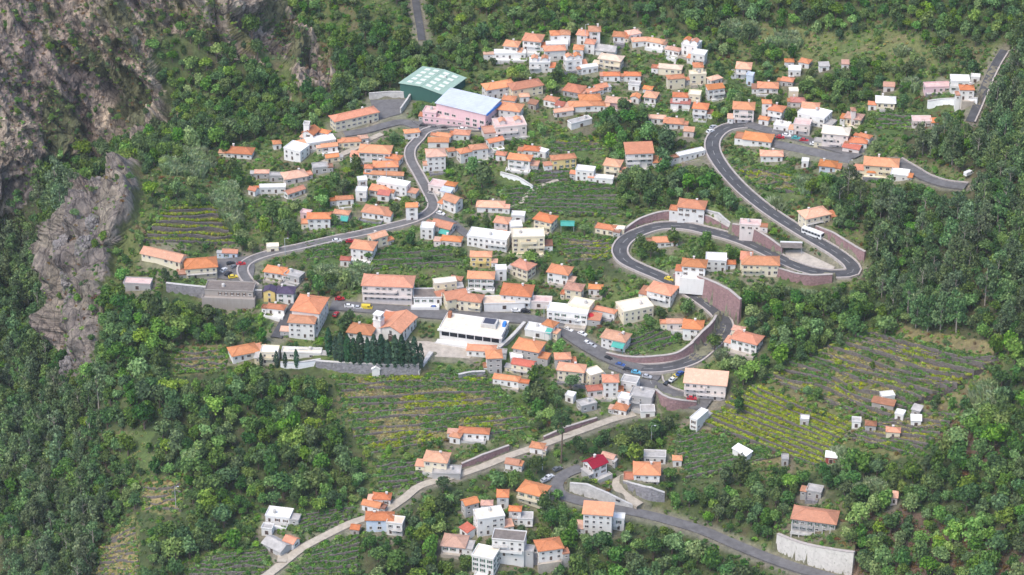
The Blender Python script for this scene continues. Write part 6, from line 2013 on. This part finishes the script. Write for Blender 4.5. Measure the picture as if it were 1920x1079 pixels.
# trees that stand out in the photograph: x, y of the crown centre, crown radius in pixels, kind
MARKED = [(1250,258,26,'tree_dark'),(1070,715,20,'tree_dark'),(655,600,18,'tree_dark'),(640,610,16,'tree_dark'),(472,50,22,'tree_dark'),(1480,218,12,'tree_dark'),(705,385,0,'tree_dark'),(740,392,14,'tree_dark'),(628,412,12,'tree_dark'),(690,476,12,'tree_dark'),
 (1220,462,20,'tree_dark'),(1200,455,18,'tree_dark'),(1265,440,20,'tree_dark'),(1322,450,18,'tree_dark'),(1375,478,14,'tree_dark'),(905,326,24,'tree_dark'),(885,310,18,'tree_mid'),(1170,195,20,'tree_dark'),(1130,215,18,'tree_dark'),(1205,220,18,'tree_dark'),(1340,640,18,'tree_dark'),
 (1240,585,16,'tree_dark'),(1290,575,16,'tree_mid'),(1220,600,14,'tree_mid'),(1010,735,24,'tree_mid'),(1000,700,18,'tree_dark'),(1385,760,18,'tree_dark'),(1390,880,30,'tree_dark'),(1360,890,22,'tree_dark'),(1410,905,20,'tree_dark'),(1535,735,14,'tree_dark'),(1515,730,12,'tree_mid'),(1545,880,16,'tree_dark'),(1600,895,20,'tree_dark'),
 (350,300,16,'tree_dark'),(375,250,18,'tree_dark'),(420,275,14,'tree_mid'),(540,420,24,'tree_dark'),(510,400,20,'tree_dark'),(455,440,16,'tree_mid'),(310,515,12,'tree_dark'),(480,520,10,'tree_dark'),(1100,560,0,'tree_dark'),(1130,545,10,'tree_dark'),(235,930,14,'tree_light'),(222,945,12,'tree_light'),(255,915,12,'tree_light'),(870,625,0,'tree_mid'),
 (1020,940,18,'tree_dark'),(1055,960,16,'tree_dark'),(1045,925,14,'tree_mid'),(1075,985,16,'tree_mid'),(830,905,18,'tree_dark'),(855,930,16,'tree_dark'),(1480,760,10,'tree_mid'),(1700,128,16,'tree_dark'),(1615,240,10,'tree_mid'),(980,460,0,'tree_dark'),(1000,478,14,'tree_dark'),(855,470,12,'tree_mid'),(800,475,12,'tree_mid')]
for px, py, rp, kind in MARKED:
    if rp < 4:
        continue
    p = at(px, py, 2.5)
    r_ = rp * px_scale(p)
    p = at(px, py, r_ * 1.25)
    q = project(p.x, p.y, p.z)
    plant_tree(kind, p.x, p.y, p.z, r_, q[0], q[1])
cx, cy, cz, cpx, cpy, creg = candidates(60000, 5)
def on_cliffs(n, seed, codes):
    """places spread evenly over steep faces, which a plan view leaves thin"""
    rng = np.random.default_rng(seed)
    I, J = np.nonzero(np.isin(reg, codes) & (PXo > -20) & (PXo < 640) & (PYo > -20) & (PYo < 760))
    k = rng.integers(0, len(I), n)
    q = P3[I[k], J[k]]
    return (*q.T, *project(q[:, 0], q[:, 1], q[:, 2]), reg[I[k], J[k]])
_c2 = on_cliffs(9000, 6, (ROCK, WOOD))
cx, cy, cz, cpx, cpy, creg = [np.concatenate([a, b_]) for a, b_ in zip((cx, cy, cz, cpx, cpy, creg), _c2)]
rr = np.random.default_rng(77)
U = rr.random((len(cx), 4))
PROB = {GARDEN: .17, WOOD: 1.0, EUCA: 1.0, ROCK: .022, GRASS: .05, CANE: .03, DRYT: .05, SCRUB: .45, BARE: 0, BROWN: .5}
clump = vnoise(np.stack([cx / 16, cy / 16, cx * 0], -1))
for i in range(len(cx)):
    g = creg[i]
    pr = PROB[g]
    if g in (GARDEN, SCRUB):
        pr *= 1.0 + 1.3 * clump[i]
    if U[i, 0] > pr:
        continue
    if g == EUCA:
        kind, r_, H = 'eucalyptus', 2.2 + 1.5 * U[i, 1], 4.0
        if U[i, 2] < .2:
            kind, r_, H = 'tree_mid', 2.0 + 1.4 * U[i, 1], 2.2
        elif U[i, 2] < .55:
            kind, r_, H = 'tree_dark', 2.0 + 1.4 * U[i, 1], 2.2
    elif g == ROCK:
        kind, r_, H = ('tree_dark', 'tree_mid')[int(U[i, 2] < .4)], 1.3 + 1.0 * U[i, 1], 2.2
    else:
        light = .08 if g == WOOD else .22
        kind = 'tree_light' if U[i, 2] < light else ('tree_mid' if U[i, 2] < (.42 if g == WOOD else .62) else 'tree_dark')
        r_ = (2.2 if g in (WOOD, BROWN) else 1.4) + 2.5 * U[i, 1] ** 1.6
        if cpy[i] < 240:
            r_ *= .85
        H = 2.2
    x, y, z = cx[i], cy[i], cz[i]
    if near_tree(x, y, r_) or blocked(x, y, r_ * .55):
        continue
    s = px_scale((x, y, z))
    if hides(cpx[i], cpy[i], r_ / s * .85, r_ * H / s * .9, y, .10):
        continue
    if g == EUCA and cpx[i] < 330 and not visible(x, y, z + r_ * H):
        continue
    plant_tree(kind, x, y, z, r_, cpx[i], cpy[i])

# ---- the 300 that show largest of each kind stand as single trees, the rest make up the wood
def area_of(px, py):
    if py < 140:
        return "top"
    if px < 330 and py < 760 or px < 200:
        return "gorge"
    if px < 700 and py > 560:
        return "lower_left"
    if px > 1560 and py > 560:
        return "lower_right"
    if px > 1540:
        return "right"
    if py > 760:
        return "bottom"
    if py > 460:
        return "centre"
    return "upper"
WHERE = {"top": "in the woods at the head of the valley", "gorge": "in the gorge beside the cliff spur", "lower_left": "in the wood below the viewpoint buildings", "lower_right": "on the slope around the unfinished villa",
         "right": "in the hillside forest right of the main road", "bottom": "around the lower hamlet and the pale path", "centre": "among the houses of the village centre", "upper": "among the gardens of the upper village"}
LOOK = {"tree_dark": "dark green round crowned tree", "tree_mid": "mid green leafy tree", "tree_light": "yellow green leafy tree", "eucalyptus": "tall grey green eucalyptus"}
def key(t):
    kind, x, y, z, r_, px, py = t
    inside_ = 5 < px < 1915 and 5 < py < 1110
    return (inside_, r_ / px_scale((x, y, z)) * (3 if REG[int(np.clip(py, 0, 1078) // 4), int(np.clip(px, 0, 1919) // 4)] in (GARDEN, DRYT, GRASS, SCRUB) else 1))
LEFT = {}
NEARH = [(h_['c'].x, h_['c'].y, h_['label'].split(',')[0]) for h_ in HS]
used_l = set()
rnd = random.Random(3)
SINGLE_N = {"tree_dark": 130, "tree_mid": 110, "tree_light": 60, "eucalyptus": 150}
for kind in LOOK:
    L = sorted([t for t in TREES if t[0] == kind], key=key, reverse=True)
    n1 = SINGLE_N[kind]
    for t in L[:n1]:
        _, x, y, z, r_, px, py = t
        ar = area_of(px, py)
        nm = "eucalyptus_tree" if kind == "eucalyptus" else "broadleaf_tree"
        root = empty(nm, (x, y, z - .15), rnd.uniform(0, 6.28))
        root.scale = (r_, r_, r_ * rnd.uniform(.9, 1.15))
        lab = LOOK[kind] + " " + WHERE[ar]
        best = min(NEARH, key=lambda q: (q[0] - x) ** 2 + (q[1] - y) ** 2)
        if math.hypot(best[0] - x, best[1] - y) < 14 and (kind, best[2]) not in used_l and len((LOOK[kind] + best[2]).split()) <= 13:
            lab = LOOK[kind] + " by the " + best[2]; used_l.add((kind, best[2]))
        tag(root, lab, "tree", LOOK[kind] + " group " + WHERE[ar])
        cm, tm, _ = rnd.choice(PLANTS[kind])
        link(bpy.data.objects.new("crown", cm), root)
        link(bpy.data.objects.new("trunk", tm), root)
    LEFT[kind] = L[n1:]
# cypress row
CYP = [(617,668,50),(630,676,46),(640,680,58),(652,682,52),(664,684,52),(676,684,62),(690,686,52),(702,686,56),(716,688,66),(727,688,56),(741,690,60),(754,690,62),(766,690,54),(778,690,56),(789,690,44),(490,688,26),(519,690,30),(535,690,28),(556,690,34)]
for i, (px, py, hp) in enumerate(CYP):
    p = at(px, py)
    s = hp * px_scale(p) / CP / 6.4
    root = empty("cypress_tree", p, i * 1.3)
    root.scale = (s * .85, s * .85, s * rnd.uniform(.9, 1.1))
    tag(root, ("dark slender cypress in the row before the church" if i < 15 else "small dark cypress by the cream stepped building"), "tree", "cypress row before the church" if i < 15 else "small cypresses by the cream stepped building")
    cm, tm, _ = PLANTS['cypress'][i % 3]
    link(bpy.data.objects.new("crown", cm), root); link(bpy.data.objects.new("trunk", tm), root)
# the lone pine by the path
p = at(1052, 868)
pr_ = empty("pine_tree", p); tag(pr_, "tall lone pine with a bare trunk beside the lower path", "tree")
hh = 106 * px_scale(p) / CP
b = MB(); b.tube((0, 0, -.5), (.3, 0, hh * .5), .3, .22, 8); b.tube((.3, 0, hh * .5), (0, 0, hh * .95), .22, .08, 8)
for k in range(14):
    a = k * 2.4; z = hh * (.5 + .033 * k)
    b.tube((.15, 0, z), (math.cos(a) * (3.4 - .15 * k), math.sin(a) * (3.4 - .15 * k), z + .5), .08, .03, 5)
b.build("trunk", MT['bark'], pr_)
V, Fq_ = crown_arrays(4242, 26, 1100, .75, (3.0, 3.0, 4.6), (.9, 1.5), hh * .76)
link(bpy.data.objects.new("crown", np_mesh("crown", V, Fq_, [LEAF['euca']])), pr_)

# ---- masses nobody could count: geometry-node scatter
def scatter(name, label, cat, kind, pts, kd="stuff"):
    """pts: x, y, z, radius, turn, variant"""
    if not len(pts):
        return
    pts = np.asarray(pts, float)
    src = bpy.data.collections.new("source_" + name)
    for cm, tm, jm in PLANTS[kind]:
        src.objects.link(bpy.data.objects.new("plant_" + kind, jm))
    me = bpy.data.meshes.new(name)
    me.vertices.add(len(pts)); me.vertices.foreach_set("co", pts[:, :3].astype(np.float32).ravel())
    for nm, col_, ty in (("size", 3, 'FLOAT'), ("turn", 4, 'FLOAT'), ("which", 5, 'INT')):
        at_ = me.attributes.new(nm, ty, 'POINT')
        at_.data.foreach_set("value", pts[:, col_].astype(np.float32 if ty == 'FLOAT' else np.int32))
    me.update()
    o = link(bpy.data.objects.new(name, me))
    tag(o, label, cat, None, kd)
    ng = bpy.data.node_groups.new("scatter_" + name, 'GeometryNodeTree')
    ng.interface.new_socket("Geometry", in_out='INPUT', socket_type='NodeSocketGeometry')
    ng.interface.new_socket("Geometry", in_out='OUTPUT', socket_type='NodeSocketGeometry')
    n = ng.nodes
    gi, go = n.new("NodeGroupInput"), n.new("NodeGroupOutput")
    ci = n.new("GeometryNodeCollectionInfo"); ci.inputs[0].default_value = src
    ci.inputs["Separate Children"].default_value = True; ci.inputs["Reset Children"].default_value = True
    ip = n.new("GeometryNodeInstanceOnPoints"); ip.inputs["Pick Instance"].default_value = True
    def attr(nm, ty):
        a = n.new("GeometryNodeInputNamedAttribute"); a.data_type = ty; a.inputs[0].default_value = nm
        return a.outputs[0]
    cxyz = n.new("ShaderNodeCombineXYZ")
    ng.links.new(attr("turn", 'FLOAT'), cxyz.inputs[2])
    ng.links.new(gi.outputs[0], ip.inputs["Points"]); ng.links.new(ci.outputs[0], ip.inputs["Instance"])
    ng.links.new(attr("which", 'INT'), ip.inputs["Instance Index"]); ng.links.new(cxyz.outputs[0], ip.inputs["Rotation"])
    ng.links.new(attr("size", 'FLOAT'), ip.inputs["Scale"]); ng.links.new(ip.outputs[0], go.inputs[0])
    md = o.modifiers.new("scatter", 'NODES'); md.node_group = ng
rg = np.random.default_rng(9)
for kind, label in (("tree_dark", "dark green woods covering the valley slopes as one mass"), ("tree_mid", "mid green trees filling the valley woods as one mass"), ("tree_light", "yellow green trees scattered through the valley woods"), ("eucalyptus", "grey green eucalyptus forest massed on the gorge and right hillside")):
    scatter("forest", label, "forest", kind, [(t[1], t[2], t[3] - .2, t[4], rg.uniform(0, 6.28), rg.integers(0, len(PLANTS[kind]))) for t in LEFT[kind]])
BUSH = {k: [] for k in ("bush_dark", "bush_mid", "bush_light", "bush_dry", "cane", "tuft_straw", "tuft_crop")}
bx, by, bz, bpx, bpy_, breg = [np.concatenate([a, b_]) for a, b_ in zip(candidates(150000, 21), on_cliffs(6500, 22, (ROCK,)))]
U = rg.random((len(bx), 4))
patch = vnoise(np.stack([bx / 9, by / 9, bx * 0 + 4], -1))
_poly = [[(p.x, p.y) for p in W] for W in _field_world]
in_f = np.zeros(len(bx))
for P_, (_l, _n2, _k, _d, _c) in zip(_poly, _terr_jobs):
    in_f[inside(P_, bx, by)] = {'straw': .2, 'mix': .12, 'vine': .012}.get(_k, .05)
edge = []
for W in _field_world:                              # growth along the rims of the fields
    n_ = int(sum((W[k] - W[(k + 1) % 4]).length for k in range(4)) / .6)
    for q in range(n_):
        k = int(rg.integers(0, 4))
        p_ = W[k].lerp(W[(k + 1) % 4], rg.random()) + Vector((rg.normal() * 1.0, rg.normal() * .8, 0))
        if not blocked(p_.x, p_.y, .5):
            kk = ("bush_dark", "bush_mid", "bush_mid", "bush_light")[int(rg.integers(0, 4))]
            (U[0, 0] >= 0) and edge.append((kk, (p_.x, p_.y, float(h_of(p_.x, p_.y)) - .1, rg.uniform(.5, 1.5), rg.uniform(0, 6.28), int(rg.integers(0, 3)))))
for kk, e_ in edge:
    BUSH[kk].append(e_)
for i in range(len(bx)):
    g = breg[i]
    if in_f[i] and U[i, 0] > in_f[i]:
        continue
    x, y, z, u = bx[i], by[i], bz[i], U[i, 1]
    k = None
    if g == CANE:
        k, r_, H = 'cane', 1.0 + .7 * u, 2.4
    elif g == ROCK:
        if U[i, 0] < (.30 if patch[i] > -.05 else .12):
            k, r_, H = ('bush_mid', 'bush_dark', 'bush_dry', 'bush_light')[int(U[i, 2] * 4)], .5 + .8 * u, 1.0
    elif g == GRASS:
        if U[i, 0] < .42:
            k, r_, H = ('bush_light', 'bush_light', 'bush_mid', 'tuft_straw')[int(U[i, 2] * 4)], .5 + .8 * u, 1.0
    elif g == DRYT:
        if U[i, 0] < .5:
            k, r_, H = ('tuft_straw', 'bush_light', 'bush_mid', 'bush_dry')[int(U[i, 2] * 4)], .5 + .7 * u, 1.0
    elif g == BROWN:
        if U[i, 0] < .6:
            k, r_, H = ('bush_dry', 'bush_dry', 'bush_mid')[int(U[i, 2] * 3)], .6 + .9 * u, 1.0
    elif g in (GARDEN, SCRUB):
        if U[i, 0] < .8:
            if patch[i] > .18:
                k = ('bush_mid', 'bush_light', 'tuft_crop')[int(U[i, 2] * 3)]
            elif patch[i] > -.3:
                k = ('bush_mid', 'bush_mid', 'bush_dark', 'bush_light')[int(U[i, 2] * 4)]
            else:
                k = ('bush_dark', 'bush_mid', 'bush_dry', 'bush_dark')[int(U[i, 2] * 4)]
            r_, H = .5 + 1.0 * u ** 1.5, 1.0
    else:
        if U[i, 0] < .35:
            k, r_, H = ('bush_mid', 'bush_dark')[int(U[i, 2] * 2)], .6 + .7 * u, 1.0
    if k is None or blocked(x, y, r_ * .5):
        continue
    s = px_scale((x, y, z))
    if hides(bpx[i], bpy_[i], r_ / s * .8, r_ * H / s * .9, y, .25 if k != 'cane' else .1):
        continue
    BUSH[k].append((x, y, z - .1, r_, U[i, 3] * 6.28, int(U[i, 2] * 97) % len(PLANTS[k])))
for k, label, nm in (("bush_dark", "dark green undergrowth between the houses and on the slopes", "undergrowth"), ("bush_mid", "mid green bushes and garden shrubs over the whole valley", "shrubbery"), ("bush_light", "light green weeds and young shrubs over the whole valley", "weeds"), ("bush_dry", "brown dry scrub on the cliffs and lower right slope", "dry_scrub"),
                     ("cane", "pale green patches of tall giant cane", "cane_thicket"), ("tuft_straw", "straw coloured dry grass tufts on the slopes", "grass"), ("tuft_crop", "bright green vegetable plants in the gardens", "garden_vegetation")):
    scatter(nm, label, "vegetation", k, BUSH[k])
for k, label in (("crop", "green vegetable rows on the terrace beds"), ("vine", "yellow green vine rows on the terrace beds"), ("straw", "dry straw grass on the terrace beds"), ("dark", "dark green bushy rows on the terrace beds")):
    scatter("crops", label, "crops", "tuft_" + k, [(c[0], c[1], c[2], c[3], rg.uniform(0, 6.28), rg.integers(0, 3)) for c in CROPS if c[4] == k])

# ------------------------------------------------------------------ the air of the valley
m = bpy.data.materials.new("valley_haze")
m.use_nodes = True
nt = m.node_tree
nt.nodes.remove(nt.nodes["Principled BSDF"])
pv = nt.nodes.new("ShaderNodeVolumePrincipled")
pv.inputs["Color"].default_value = (0.86, 0.92, 1.0, 1)
pv.inputs["Density"].default_value = 0.000045
pv.inputs["Anisotropy"].default_value = 0.2
nt.links.new(pv.outputs[0], nt.nodes["Material Output"].inputs["Volume"])
b = MB(); b.box(-2900, 2900, -2100, 3700, -420, 540)
tag(b.build("haze", m), "thin bluish haze filling the valley", "haze", None, "stuff")
